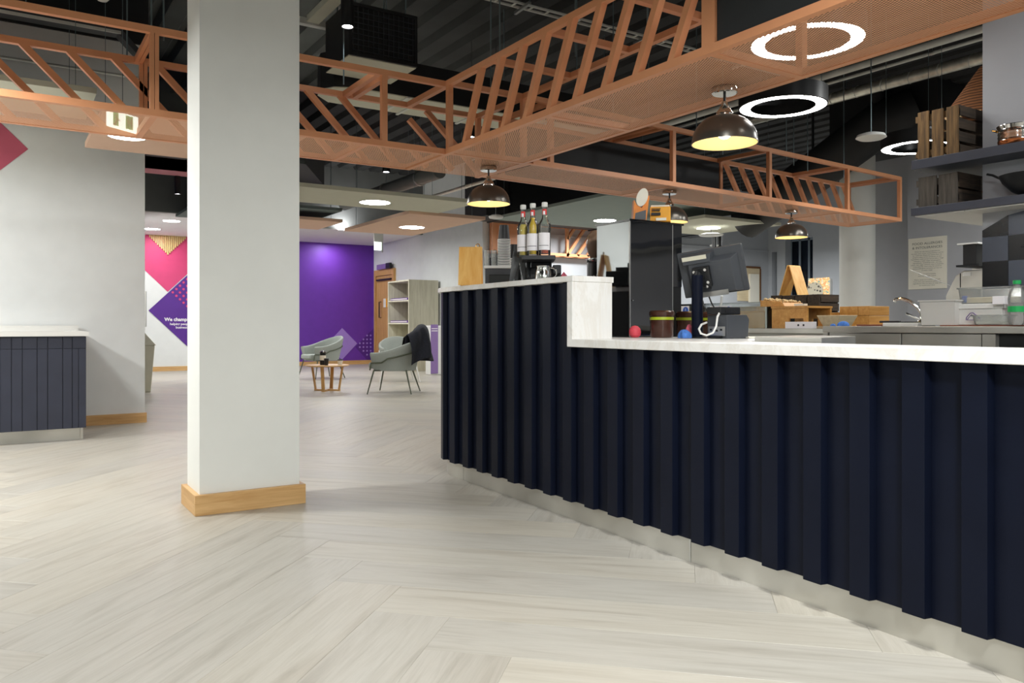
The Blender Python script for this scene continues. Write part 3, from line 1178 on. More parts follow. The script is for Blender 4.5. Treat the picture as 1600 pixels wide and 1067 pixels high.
# ================================================================== LEFT CABINET
YC = 7.85
ORD = ['first', 'second', 'third', 'fourth', 'fifth', 'sixth', 'seventh', 'eighth', 'ninth', 'tenth', 'eleventh', 'twelfth', 'thirteenth', 'fourteenth', 'fifteenth', 'sixteenth', 'seventeenth']
cb = thing('recycling_cabinet', 'navy panelled cabinet with white top against the left wall', 'cabinet', (-1.2, 8.4, 0))
MB().box(-3.2, YC + .012, .11, .640, 8.95, .905).build('carcass', 'navy_matt', cb, smooth=False)
edges = [-0.71, -0.63, -0.535, -0.45, -0.355, -0.27, -0.18, -0.09, 0.008, 0.089, 0.166, 0.273, 0.350, 0.462, 0.534]
ZD = 0.80
for a, b in zip(edges[:-1], edges[1:]):
    MB().box(a + .003, YC, ZD + .003, b - .003, YC + .015, .905).build('rail_board', 'navy_matt', cb, smooth=False, bevel=.001)
    MB().box(a + .003, YC, .112, b - .003, YC + .015, ZD).build('door_board', 'navy_matt', cb, smooth=False, bevel=.001)
MB().box(.537, YC, ZD + .003, .640, YC + .015, .905).build('rail_board', 'navy_matt', cb, smooth=False, bevel=.001)
MB().box(.537, YC, .112, .580, YC + .015, ZD).build('door_board', 'navy_matt', cb, smooth=False, bevel=.001)
MB().box(.584, YC, .112, .640, YC + .015, ZD).build('end_stile', 'navy_matt', cb, smooth=False, bevel=.001)
MB().box(-3.2, YC + .10, 0, .60, 8.95, .112).build('plinth_panel', 'stainless', cb, smooth=False)
MB().box(.602, YC + .10, 0, .625, 8.95, .112).build('plinth_panel', 'stainless', cb, smooth=False)
mb = MB()
mb.box(-3.2, YC - .03, .908, .66, YC + .22, .947).box(-3.2, YC + .80, .908, .66, 8.955, .947).box(.52, YC + .22, .908, .66, YC + .80, .947).box(-3.2, YC + .22, .908, -2.2, YC + .80, .947)
mb.build('worktop', 'white_plastic', cb, smooth=False)
MB().box(-3.2, 8.93, .947, .66, 8.955, 1.0).build('upstand', 'white_plastic', cb, smooth=False)
MB().box(-2.2, YC + .22, .905, .52, YC + .80, .915).build('drop_in_tray', 'stainless', cb, smooth=False)
for i in range(5):
    t = MB().tube([(.10 + i * .06, YC + .35, .925), (.16 + i * .06, YC + .62, .93)], .008, 6)
    tag(t.build('teaspoon', 'chrome', None, (.13 + i * .06, YC + .48, .925)), ORD[i] + ' steel teaspoon from the left, in the tray on the left cabinet', 'spoon', 'spoons in the cabinet tray')

# cream bin at the wall end
bx, by = 1.80, 13.17
bn = thing('waste_bin', 'cream hooded bin just beyond the left wall end', 'bin', (bx, by, 0))
MB().hexa([(bx - .24, by - .18, 0), (bx + .12, by - .18, 0), (bx + .12, by + .18, 0), (bx - .24, by + .18, 0), (bx - .24, by - .22, .70), (bx + .17, by - .22, .70), (bx + .17, by + .22, .70), (bx - .24, by + .22, .70)]).build('bin_body', 'cream_plastic', bn, bevel=.01)
MB().hexa([(bx - .26, by - .23, .70), (bx + .19, by - .23, .70), (bx + .19, by + .23, .70), (bx - .26, by + .23, .70), (bx - .26, by - .10, .97), (bx - .02, by - .12, .97), (bx - .02, by + .12, .97), (bx - .26, by + .10, .97)]).build('bin_hood', 'cream_plastic', bn, bevel=.01)

# ================================================================== LOUNGE


def armchair(name, label, leg_mat):
    """tub chair about its own origin, facing -x: tapering wrap-round shell, seat cushion, piped frame, splayed tube legs"""
    r = local(name, label, 'armchair', 'tub armchairs in the lounge')
    rows_o, rows_i = [], []
    nu = 25
    rim = []

    def shell(k, ins):
        t = -1 + 2 * k / (nu - 1)                 # -1 one arm front, 0 back, +1 other arm front
        a = t * math.radians(128)
        lift = max(0.0, math.cos(a * 0.78))
        top = .60 + .20 * lift ** 1.3
        tx = .37 - ins
        ty = .36 - ins
        out = []
        for j in range(7):
            f = j / 6
            z = .34 + ins * .2 + (top - .34) * f
            spread = .80 + .20 * f
            x = math.cos(a) * tx * spread + .03 * f * lift
            y = math.sin(a) * ty * spread
            if abs(t) > .72:                      # arms run forward
                x -= (abs(t) - .72) * .35
            out.append((x, y, z))
        return out
    for k in range(nu):
        rows_o.append(shell(k, 0))
        rows_i.append(shell(k, .055))
    mb = MB()
    ring = []
    for k in range(nu):
        ring.append(rows_o[k] + rows_i[k][::-1])
    mb.grid([q + q[:1] for q in ring])
    n = len(ring[0])
    mb.add(ring[0], [tuple(range(n))])
    mb.add(ring[-1], [tuple(range(n))])
    mb.build('shell', 'chair_fabric', r, subsurf=1)
    base = [(x * .98, y * .98) for (x, y, z) in [rw[0] for rw in rows_o]]
    MB().prism(base, .335, .365).build('seat_base', 'chair_fabric', r)
    seat = [(rw[2][0] * .96, rw[2][1] * .96) for rw in rows_i]
    seat = seat + [(-.37, seat[-1][1] * .98), (-.37, seat[0][1] * .98)]
    MB().prism(seat, .365, .455).build('seat_cushion', 'chair_fabric', r, bevel=.03)
    line = []
    for k in range(nu):
        o = rows_o[k]
        t = -1 + 2 * k / (nu - 1)
        j = 4 if abs(t) < .78 else 3
        f = (Vector(o[j]) * .6 + Vector(o[j - 1]) * .4)
        d = Vector((f.x, f.y, 0)).normalized() * .008
        line.append(tuple(f + d))
    fl0, fl1 = line[0], line[-1]
    line = [(fl0[0] - .02, fl0[1], .345)] + line + [(fl1[0] - .02, fl1[1], .345)]
    MB().tube(line, .011, 8).build('frame_tube', leg_mat, r)
    for (x0, y0, x1, y1) in [(-.26, -.28, -.34, -.35), (-.26, .28, -.34, .35), (.20, -.20, .30, -.30), (.20, .20, .30, .30)]:
        MB().tube([(x0, y0, .345), (x1, y1, 0.0)], [.013, .009], 8).build('leg', leg_mat, r)
    MB().tube([(-.26, -.28, .34), (.20, -.20, .34), (.20, .20, .34), (-.26, .28, .34)], .010, 8, closed=True).build('under_frame', leg_mat, r)
    return r


ch = armchair('tub_armchair', 'grey tub armchair with a dark coat over its back', 'chair_frame')
ch.location = (4.98, 10.92, 0)
ch.rotation_euler = (0, 0, math.atan2(.62, -.78) - PI)
c2 = dup(ch, (5.20, 14.72, 0), math.atan2(-.15, -1.0) - PI, 'grey tub armchair in front of the purple wall, partly behind the column')
wc = armchair('tub_armchair', 'tub armchair with white legs, hidden behind the coat', 'white_plastic')
wc.location = (6.02, 13.1, 0)
wc.rotation_euler = (0, 0, math.radians(70))


def place(root, lx, ly, lz):
    c, s = math.cos(root.rotation_euler[2]), math.sin(root.rotation_euler[2])
    return (root.location[0] + c * lx - s * ly, root.location[1] + s * lx + c * ly, root.location[2] + lz)


# coat hung over the chair back: a folded sheet draped across the rim
rows = []
random.seed(3)
NU, NV = 26, 30
for i in range(NU):
    t = -1 + 2 * i / (NU - 1)
    a = t * 1.22 + .28
    row = []
    lift = max(0, math.cos(a * .78))
    top = .635 + .205 * lift ** 1.3 + .085 + .05 * math.sin(2.6 * t + 1.2)
    inner, outer = .24 + .05 * math.sin(5 * t), .46 - .06 * abs(t) + .05 * math.sin(4 * t + 1)
    for j in range(NV):
        f = j / (NV - 1)
        fold = .030 * math.sin(9 * t + 2.0 * f * 3) * min(1, abs(f - .4) * 3) + .010 * math.sin(21 * t + 5 * f)
        if f < .36:
            q = f / .36
            rad, z = .285 - .05 * (1 - q), top - inner * (1 - q) ** 1.2
        elif f < .52:
            q = (f - .36) / .16
            b = PI * (1 - q)
            rad, z = .345 + .065 * math.cos(b), top + .055 * math.sin(b)
        else:
            q = (f - .52) / .48
            rad, z = .415 + .085 * q ** .8, top - outer * q
        rad += fold * (1.3 if f > .5 else .5)
        row.append((math.cos(a) * rad * 1.04 + .02, math.sin(a) * rad * 1.02, z))
    rows.append(row)
co = MB().grid(rows).build('coat', 'coat_navy', None, (0, 0, 0), solid=.014, subsurf=1)
co.location = ch.location
co.rotation_euler = ch.rotation_euler
tag(co, 'dark navy coat draped over the back of the grey armchair', 'coat')
MB().grid([[(math.cos(a) * (.27 - .10 * q) + .02, math.sin(a) * (.27 - .10 * q), .84 - .20 * q + .02 * math.sin(14 * a)) for q in (0, .3, .6, 1.0)] for a in [(-1.0 + .12 * k) for k in range(13)]]).build('coat_lining', 'black_plastic', co, solid=.006)

# coffee table
tx, ty = at(511.5, 12.2)
tb = thing('coffee_table', 'small round oak coffee table between the armchairs', 'table', (tx, ty, 0))
MB().lathe([(0, .375), (.30, .375), (.330, .388), (.325, .398), (0, .398)], (tx, ty, 0), 40).build('tabletop', 'oak', tb)
for a in (0.9, 2.47, 4.04, 5.61):
    c, s = math.cos(a), math.sin(a)
    MB().bar((tx + .24 * c, ty + .24 * s, .375), (tx + .185 * c, ty + .185 * s, .025), .05, .022, (c, s, 0)).build('leg', 'oak_z', tb, smooth=False, bevel=.003)
for a in (0.9, 2.47):
    c, s = math.cos(a), math.sin(a)
    MB().bar((tx - .20 * c, ty - .20 * s, .0125), (tx + .20 * c, ty + .20 * s, .0125), .05, .024).build('foot_bar', 'oak', tb, smooth=False)
Zt = .398


def takeaway(label, px, d, lidm, bodym, h=.10, r=.038, z=Zt):
    x, y = at(px, d)
    o = thing('takeaway_cup', label, 'cup', (x, y, z))
    MB().lathe([(0, 0), (r * .72, 0), (r, h), (0, h)], (x, y, z), 20).build('cup_body', bodym, o)
    MB().lathe([(r * 1.06, h), (r * 1.06, h + .008), (r * .9, h + .016), (0, h + .016)], (x, y, z), 20).build('lid', lidm, o)


takeaway('white paper cup with black lid on the coffee table', 531.5, 12.25, 'black_plastic', 'white_plastic', .065, .042)
takeaway('black paper cup on the coffee table', 510, 12.05, 'black_plastic', 'black_plastic', .09, .036)
x, y = at(504.5, 12.2)
jr = thing('cafetiere', 'dark cafetiere with pale label behind the black cup', 'jug', (x, y, Zt))
MB().lathe([(0, 0), (.042, 0), (.045, .02), (.045, .17), (.05, .19), (0, .19)], (x, y, Zt), 20).build('jug_body', 'iron', jr)
MB().lathe([(0, .19), (.048, .19), (.04, .205), (.008, .21), (.008, .225), (0, .225)], (x, y, Zt), 20).build('lid', 'chrome', jr)
MB().lathe([(.046, .07), (.0465, .075), (.0465, .14), (.046, .145)], (x, y, Zt), 20, False).build('label_band', 'paper', jr)

# door in the door wall, bookcase, purple bin
dr = struct(MB().box(8.215, 18.22, 0, 8.245, 19.22, 2.26).build('door_1', 'oak_z'))
for (a, b, zz0, zz1) in ((18.10, 18.21, 0, 2.42), (19.23, 19.33, 0, 2.42), (18.21, 19.23, 2.27, 2.42)):
    MB().box(8.19, a, zz0, 8.25, b, zz1).build('door_frame', 'oak_z', dr, smooth=False)
MB().box(8.13, 18.45, 2.42, 8.19, 19.02, 2.55).build('door_closer', 'bin_purple', dr, bevel=.01)
MB().box(8.12, 18.20, 2.42, 8.19, 18.44, 2.56).build('door_closer', 'black_plastic', dr, bevel=.01)
MB().box(8.17, 18.25, 2.14, 8.215, 19.15, 2.18).build('closer_arm', 'black_plastic', dr)
MB().tube([(8.215, 18.92, 1.60), (8.16, 18.92, 1.60), (8.16, 18.92, 1.20), (8.215, 18.92, 1.20)], .014, 8).build('door_handle', 'iron', dr)
MB().box(8.205, 18.52, 1.46, 8.215, 18.76, 1.68).build('notice', 'paper', dr)
MB().box(8.203, 18.52, 1.46, 8.206, 18.60, 1.68).build('notice_band', 'tea_yellow', dr)
for zc in (1.58, 1.32):
    MB().box(8.235, 19.36, zc - .06, 8.25, 19.45, zc + .06).build('wall_switch', 'aluminium', wd)
bc = thing('bookcase', 'pale grey oak bookcase beside the wooden door', 'bookcase', (7.85, 16.3, 0))
X0, X1, Y0, Y1, ZT = 7.48, 8.20, 15.74, 16.85, 2.0
MB().box(X0, Y0, 0, X1, Y0 + .03, ZT).build('side_panel', 'grey_oak', bc, smooth=False)
MB().box(X0, Y1 - .03, 0, X1, Y1, ZT).build('side_panel', 'grey_oak', bc, smooth=False)
MB().box(X1 - .02, Y0 + .03, 0, X1, Y1 - .03, ZT).build('back_panel', 'grey_oak', bc, smooth=False)
MB().box(X0, Y0 + .03, ZT - .03, X1 - .02, Y1 - .03, ZT).build('top_panel', 'grey_oak', bc, smooth=False)
for z in (1.53, 1.03, .53, .06):
    MB().box(X0, Y0 + .03, z, X1 - .02, Y1 - .03, z + .03).build('shelf', 'grey_oak', bc, smooth=False)
for z, lab in ((1.56, 'purple folder lying on the upper shelf of the bookcase'), (1.06, 'purple folder lying on the middle shelf of the bookcase')):
    f = thing('document_tray', lab, 'folder', (7.6, 16.3, z))
    MB().box(7.50, 15.85, z + .002, 7.82, 16.75, z + .05).build('cover', 'deep_purple', f, bevel=.004)
    MB().box(7.495, 15.87, z + .016, 7.50, 16.73, z + .034).build('page_edge', 'paper', f)
x, y = 7.36, 14.46
pb = thing('recycling_bin', 'slim tall bin with purple front in front of the bookcase', 'bin', (x, y, 0))
MB().box(x - .06, y - .12, 0, x + .36, y + .12, 1.0).build('bin_body', 'white_plastic', pb, bevel=.015)
MB().box(x - .065, y - .135, .03, x + .10, y - .12, 1.02).build('front_panel', 'bin_purple', pb, bevel=.004)
for z in (.93, .885):
    MB().box(x - .05, y - .138, z, x + .085, y - .135, z + .014).build('stripe', 'white_print', pb)
MB().box(x + .20, y - .125, .06, x + .30, y - .12, .36).build('lower_panel', 'paper', pb)
# far exit sign box
x, y = at(594, 17.8)
ex = thing('exit_sign', 'small lit exit sign box at the corner of the purple wall', 'sign', (x, y, 2.78))
MB().box(x - .14, y - .02, 2.68, x + .02, y + .02, 2.86).build('light_box', 'sign_white', ex, bevel=.004)
MB().box(x + .03, y - .02, 2.64, x + .06, y + .02, 2.9).build('bracket', 'aluminium', ex)
MB().box(x - .15, y - .03, 2.86, x + .06, y + .03, 3.085).build('cap', 'white_plastic', ex)

# ================================================================== ON THE RAISED SHELF
ZS, ZW = 1.253, .933


def bx_cam(mb, px0, px1, d, z0, z1, depth, yaw=0.0):
    """upright box whose front spans photo columns px0..px1 at distance d, square to the room line of sight turned by yaw"""
    x0, y0 = at(px0, d)
    x1, y1 = at(px1, d)
    u = Vector((x1 - x0, y1 - y0, 0))
    if yaw:
        u.rotate(Matrix.Rotation(yaw, 3, 'Z'))
    c = Vector(((x0 + x1) / 2, (y0 + y1) / 2, 0))
    n = Vector((-u.y, u.x, 0)).normalized()
    a, b = c - u / 2, c + u / 2
    q = [a, b, b + n * depth, a + n * depth]
    mb.hexa([Vector((p.x, p.y, z0)) for p in q] + [Vector((p.x, p.y, z1)) for p in q])
    return c


# wooden menu board, A-frame
c = at(735.5, 5.05)
mbd = thing('menu_board', 'plain wooden menu board standing on the raised white shelf', 'menu board', (c[0], c[1], ZS))
hw = .073
for sgn in (-1, 1):
    m = MB()
    u = Vector((.80, -.60, 0))
    n = Vector((-.60, -.80, 0))
    cc = Vector((c[0], c[1], 0))
    b0 = cc + n * (.05 * sgn)
    t0 = cc + n * (.006 * sgn)
    pts = [b0 - u * hw, b0 + u * hw, t0 + u * hw, t0 - u * hw]
    zz = [ZS, ZS, ZS + .245, ZS + .245]
    m.extr([(p.x, p.y, z) for p, z in zip(pts, zz)], n * (.006 * sgn))
    m.build('board_leaf', 'board_wood', mbd, smooth=False, bevel=.002)
m = MB()
tc = cc + u * .045
m.tube([(tc.x + .012 * math.cos(k * PI / 6) * u.x, tc.y + .012 * math.cos(k * PI / 6) * u.y, ZS + .252 + .012 * math.sin(k * PI / 6)) for k in range(12)], .003, 6, closed=True)
m.build('ring_clip', 'brass', mbd)
# grey A-shaped stand
c = at(811, 4.72)
ast = thing('easel_stand', 'dark grey A-shaped easel on the raised shelf', 'stand', (c[0], c[1], ZS))
u, n = Vector((SA, -CA, 0)), Vector((CA, SA, 0))
sc = 4.72 / 1244


def ap(px, py, dn=0.0):
    v = Vector((c[0], c[1], 0)) + u * ((px - 811) * sc) + n * dn
    return (v.x, v.y, zat(py, 4.72))


zb = 508.5 - (ZS - 1) / sc
for (poly, nm) in (([ap(795, zb), ap(801.5, zb), ap(813, 406), ap(811, 398), ap(802, 392)], 'left_leg'), ([ap(818.5, zb), ap(826, zb), ap(817.5, 392), ap(812, 398), ap(811, 406)], 'right_leg'), ([ap(800.5, 401), ap(820.5, 401), ap(818, 390.5), ap(803.5, 391.5)], 'head_plate')):
    MB().extr(poly, n * .02).build(nm, 'easel_grey', ast, smooth=False, bevel=.0015)
MB().extr([ap(803, zb, .05), ap(809, zb, .05), ap(813, 394, .022), ap(808, 394, .022)], n * .012).build('rear_strut', 'easel_grey', ast, smooth=False)


def jug(label, px, d, r, h, z, handle=True):
    x, y = at(px, d)
    j = thing('milk_jug', label, 'jug', (x, y, z))
    MB().lathe([(0, 0), (r, 0), (r * 1.02, h * .1), (r * .96, h * .55), (r * .78, h * .85), (r * .84, h), (r * .78, h), (r * .74, h * .85), (r * .9, h * .5), (r * .9, .006), (0, .006)], (x, y, z), 32).build('jug_body', 'chrome', j)
    if handle:
        e = Vector((SA, -CA, 0))
        pts = []
        for k in range(9):
            a = PI / 2 - PI * k / 8
            pts.append(Vector((x, y, z + h * .55)) + e * (r * .85 + r * .75 * math.cos(a)) + UP * (h * .34 * math.sin(a)))
        MB().tube(pts, .005, 8).build('handle', 'chrome', j)


jug('steel milk jug with handle to the right, on the raised shelf', 849, 4.52, .047, .085, ZS)
jug('narrow steel jug seen through the legs of the grey easel', 808, 4.86, .026, .115, ZS, False)

# ------------------------------------------------------------------ behind the raised shelf, on the lower top
c = at(775, 5.5)
gr = thing('hot_water_unit', 'dark grey box with white lid under the paper cups', 'coffee equipment', (c[0], c[1], ZW))
m = MB()
cx = bx_cam(m, 758, 802, 5.42, ZW, 1.388, .14)
m.build('unit_body', 'charcoal', gr, bevel=.004)
m = MB()
bx_cam(m, 756, 803, 5.41, 1.388, 1.408, .18)
m.build('lid', 'white_plastic', gr, bevel=.003)
m = MB()
bx_cam(m, 764, 798, 5.405, 1.20, 1.345, .02)
m.build('front_window', 'gloss_black', gr, bevel=.003)


def paper_cup():
    r = local('paper_cup', '', 'cup', 'stacked paper cups on the dark unit')
    MB().lathe([(.0435, .0), (.0435, .004), (.041, .005), (.031, .104), (0, .104)], n=28, caps=False).build('cup_wall', 'cup_black', r)
    MB().lathe([(.0415, .0), (.045, .0), (.0462, .003), (.045, .006), (.0415, .006)], n=28, caps=False).build('rim', 'white_plastic', r)
    return r


pc = paper_cup()
x1, y1 = at(787.5, 5.50)
n1 = 17
for k in range(n1):
    lab = 'black paper cup, ' + ORD[k] + ' from the bottom of the tall upturned stack' if k < n1 - 1 else 'black paper cup topping the tall upturned stack'
    loc = (x1, y1, 1.409 + .0112 * k)
    if k == 0:
        pc.location = loc
        pc['label'] = lab
    else:
        dup(pc, loc, label=lab)
x2, y2 = at(803.0, 5.60)
for k in range(6):
    lab = 'black paper cup, ' + ORD[k] + ' from the bottom of the shorter upturned stack' if k < 5 else 'black paper cup topping the shorter upturned stack'
    dup(pc, (x2, y2, 1.409 + .0112 * k), label=lab)
# clear acrylic holders beside the stack
for px, lab in ((760.5, 'clear plastic beaker behind the wooden menu board'), (771.4, 'clear plastic beaker beside the cup stack')):
    x, y = at(px, 5.50)
    b = MB().lathe([(0, 0), (.018, 0), (.0225, .11), (.021, .11), (.0165, .004), (0, .004)], (x, y, 1.409), 24).build('plastic_beaker', 'clear_plastic', None, (x, y, 1.409))
    tag(b, lab, 'beaker')

# espresso machine with a tray of syrups
c = at(845, 5.05)
em = thing('espresso_machine', 'black espresso machine carrying the syrup bottles', 'coffee machine', (c[0], c[1], ZW))
m = MB()
bx_cam(m, 819, 877, 4.72, ZS, 1.345, .15)
m.build('machine_body', 'black_plastic', em, bevel=.006)
m = MB()
bx_cam(m, 816, 868, 4.50, 1.372, 1.398, .24)
m.build('cup_tray', 'black_plastic', em, bevel=.004)
m = MB()
bx_cam(m, 830, 862, 4.72, 1.345, 1.372, .1)
m.build('tray_support', 'iron', em, bevel=.002)
m = MB()
bx_cam(m, 864, 877, 4.62, 1.30, 1.352, .10)
m.build('group_head', 'iron', em, bevel=.006)
x, y = at(826, 4.68)
e = Vector((SA, -CA, 0))
MB().tube([(x, y, 1.372), (x - .015, y - .02, 1.33), (x - .02, y - .03, 1.28)], .012, 10).build('steam_lever', 'iron', em)


def syrup(label, px, d, z, mat, level, r=.036):
    x, y = at(px, d)
    HS = .895
    b = thing('syrup_bottle', label, 'bottle', (x, y, z), 0, 'syrup bottles on the espresso machine')
    out = [(0, 0), (r * .9, 0), (r, .008), (r, .155), (r * 1.06, .165), (r * 1.02, .185), (r * 1.06, .195), (r * .9, .212), (r * .5, .238), (r * .38, .262), (r * .36, .300), (r * .44, .303), (r * .44, .312)]
    inn = [(r * .36, .312), (r * .28, .300), (r * .30, .262), (r * .42, .238), (r * .8, .212), (r * .95, .19), (r * .9, .155), (r * .9, .012), (0, .012)]
    out = [(q[0], q[1] * HS) for q in out]
    inn = [(q[0], q[1] * HS) for q in inn]
    MB().lathe(out + inn, (x, y, z), 28, False).build('bottle_glass', 'clear_glass', b)
    liq = [(0, .013)] + [(q[0] * .985, q[1]) for q in reversed(inn[:-1]) if q[1] < level]
    rt = liq[-1][0]
    MB().lathe(liq + [(rt, level), (0, level)], (x, y, z), 24).build('syrup', mat, b)
    f = (at(px, d - 1)[0] - x, at(px, d - 1)[1] - y)
    a0 = math.atan2(f[1], f[0]) - .25

    def lab_patch(z0, z1, half, rr, nm, mt):
        n = 12
        rows = [[(x + rr * math.cos(a0 - half + 2 * half * k / n), y + rr * math.sin(a0 - half + 2 * half * k / n), zz) for k in range(n + 1)] for zz in (z + z0 * HS, z + z1 * HS)]
        MB().grid(rows).build(nm, mt, b)
    lab_patch(.035, .145, 1.25, r + .0012, 'paper_label', 'white_print')
    lab_patch(.062, .065, .9, r + .0018, 'label_rule', 'ink_dark')
    lab_patch(.262, .298, 1.3, r * .40, 'neck_label', 'red_print')
    lab_patch(.262, .285, .45, r * .42, 'neck_patch', 'white_print')
    MB().lathe([(0, .312 * HS), (r * .46, .312 * HS), (r * .50, .318 * HS), (r * .50, .338 * HS), (r * .44, .342 * HS), (0, .342 * HS)], (x, y, z), 24).build('cap', 'white_plastic', b)


syrup('syrup bottle with pale yellow syrup, left of the three', 817.5, 4.66, 1.399, 'syrup_pale', .19, .034)
syrup('full bright yellow syrup bottle, middle of the three', 832.5, 4.60, 1.399, 'syrup_yellow', .222, .034)
syrup('syrup bottle with a little red syrup, right of the three', 851, 4.56, 1.399, 'syrup_red', .075, .034)
# small pan, cloth behind the shelf
x, y = at(895, 5.2)
sp = thing('small_pan', 'small grey steel pan behind the raised shelf, right of the jug', 'pan', (x, y, ZW))
MB().lathe([(0, 0), (.05, 0), (.05, .345), (.055, .35), (.055, .36), (.045, .36), (.045, .01), (0, .01)], (x, y, ZW), 24).build('pan_body', 'iron', sp)
x, y = at(881, 5.0)
m = MB()
rows = []
for i in range(11):
    rows.append([(x + .045 * math.sin(PI * j / 10) * math.cos(2 * PI * i / 10) * (1 + .25 * math.sin(3 * i)), y + .045 * math.sin(PI * j / 10) * math.sin(2 * PI * i / 10), 1.18 + .15 * (1 - j / 10) + .01 * math.sin(5 * i)) for j in range(11)])
cl = m.grid(rows).build('tea_towel', 'cloth_pink', None, (x, y, 1.16), subsurf=1)
tag(cl, 'crumpled pinkish cloth beside the espresso machine', 'cloth')
m = MB()
bx_cam(m, 872, 892, 4.95, ZW, 1.165, .12)
tag(m.build('knock_box', 'iron', None, (x, y, ZW), bevel=.004), 'dark knock box under the pinkish cloth', 'box')
# grinder with bean hopper
x, y = at(936, 5.12)
gd = thing('bean_grinder', 'coffee grinder with brown bean hopper beside the mirrored unit', 'coffee grinder', (x, y, ZW))
MB().lathe([(0, 0), (.078, 0), (.078, .46), (.072, .48), (.060, .49), (0, .49)], (x, y, ZW), 32).build('grinder_body', 'black_plastic', gd)
MB().lathe([(.050, .49), (.070, .53), (.082, .57), (.083, .60), (.074, .645), (.045, .675), (0, .682)], (x, y, ZW), 32).build('bean_hopper', 'hopper_plastic', gd)
MB().lathe([(0, .492), (.048, .492), (.066, .53), (.074, .565), (.066, .60), (0, .615)], (x, y, ZW), 24).build('coffee_beans', 'brown_tub', gd)
MB().lathe([(.0805, .475), (.084, .48), (.084, .496), (.07, .50)], (x, y, ZW), 32, False).build('collar', 'chrome', gd)
for pts in ([(-.05, .36), (-.04, .385), (-.028, .37), (-.022, .392), (-.012, .375), (0, .40), (.006, .378)], [(-.052, .345), (-.03, .352), (-.008, .362)], [(-.045, .33), (-.04, .338), (-.02, .342)]):
    q = []
    for (a, zz) in pts:
        v = Vector((x, y, 0)) - FWD * math.sqrt(max(.0796 ** 2 - a * a, 0)) + RGT * a
        q.append((v.x, v.y, ZW + zz))
    MB().tube(q, .0025, 5).build('white_script', 'white_print', gd)

# ================================================================== ON THE LOW TOP
bxX, bxY = 3.064, 3.498
gb = thing('drinks_dispenser', 'tall glossy black unit with mirrored side beside the till', 'dispenser', (3.27, 3.65, ZW))
ZB = 1.616
MB().box(bxX + .004, bxY + .004, ZW, bxX + .414, bxY + .30, ZB).build('unit_body', 'black_plastic', gb, smooth=False)
MB().box(bxX + .006, bxY, ZW + .005, bxX + .336, bxY + .004, ZB - .012).build('front_door', 'gloss_black', gb, smooth=False)
MB().box(bxX + .342, bxY, ZW + .30, bxX + .414, bxY + .004, ZB - .012).build('front_strip', 'gloss_black', gb, smooth=False)
MB().box(bxX, bxY + .006, ZW + .005, bxX + .004, bxY + .30, ZB - .012).build('mirror_side', 'mirror_side', gb, smooth=False)
MB().box(bxX - .001, bxY - .001, ZW, bxX + .006, bxY + .006, ZB - .01).build('chrome_edge', 'aluminium', gb, smooth=False)
MB().box(bxX + .336, bxY - .001, ZW + .04, bxX + .342, bxY + .003, ZB - .01).build('chrome_edge', 'aluminium', gb, smooth=False)
MB().box(bxX - .006, bxY - .008, ZB - .012, bxX + .424, bxY + .31, ZB).build('top_cap', 'gloss_black', gb, smooth=False)
MB().lathe([(0, 0), (.006, 0), (.006, .004), (0, .004)], (bxX + .02, bxY - .004, ZW + .21), 12).build('door_stud', 'chrome', gb)
# tea boxes on the unit
c = at(1022, 4.78)
tx_ = thing('tea_box', 'yellow tea box with dark print on top of the black unit', 'box', (c[0], c[1], ZB))
m = MB()
bx_cam(m, 1016, 1047.5, 4.72, ZB, ZB + .088, .10, -.2)
m.build('carton', 'tea_yellow', tx_, bevel=.002)
m = MB()
bx_cam(m, 1017, 1046, 4.725, ZB + .088, ZB + .099, .09, -.2)
m.build('carton_lid', 'paper', tx_, bevel=.003)
for (a, b, z0, z1) in ((1018, 1032, .074, .077), (1018, 1031, .062, .068), (1017.5, 1032, .036, .052)):
    m = MB()
    bx_cam(m, a, b, 4.712, ZB + z0, ZB + z1, .006, -.2)
    m.build('print_block', 'ink_dark', tx_)
m = MB()
bx_cam(m, 1025, 1041, 4.70, ZB + .004, ZB + .020, .006, -.2)
m.build('price_label', 'paper', tx_)
c = at(1003, 4.70)
dc = thing('display_carton', 'orange display carton with a white disc, left of the tea box', 'box', (c[0], c[1], ZB))
sc = 4.7 / 1244


def dp(px, py, dn=0.0):
    v = Vector(at(px, 4.70 + dn))
    return (v.x, v.y, zat(py, 4.70))


zb0 = 508.5 - (ZB - 1) / sc
MB().extr([dp(989, zb0), dp(1010, zb0), dp(1015, 305), dp(1013, 306), dp(1003, 325), dp(995, 320), dp(991, 312)], FWD * .07).build('carton', 'tea_orange', dc, smooth=False)
MB().extr([dp(992, zb0 - 3, -.004), dp(1009, zb0 - 2, -.004), dp(1009.5, 328, -.004), dp(993, 333, -.004)], FWD * .003).build('dark_print', 'charcoal', dc, smooth=False)
mm = MB()
pts = [dp(1003.5 + 9.2 * math.cos(2 * PI * k / 28) + 1.5 * math.sin(2 * PI * k / 28), 308.5 - 14 * math.sin(2 * PI * k / 28) - 2 * math.cos(2 * PI * k / 28), -.008) for k in range(28)]
mm.extr(pts, FWD * .006).build('white_disc', 'paper', dc)


def tub(label, px, d):
    x, y = at(px, d)
    t = thing('chocolate_tub', label, 'tub', (x, y, ZW), 0, 'brown tubs by the till')
    MB().lathe([(0, 0), (.058, 0), (.064, .012), (.066, .125), (0, .125)], (x, y, ZW), 32).build('tub_body', 'brown_tub', t)
    MB().lathe([(.0655, .098), (.0668, .099), (.0670, .112), (.0662, .114)], (x, y, ZW), 32, False).build('lime_band', 'lime', t)
    MB().lathe([(0, .150), (.062, .150), (.070, .142), (.070, .122), (.066, .120)], (x, y, ZW), 32, False).build('lid', 'brown_tub', t)


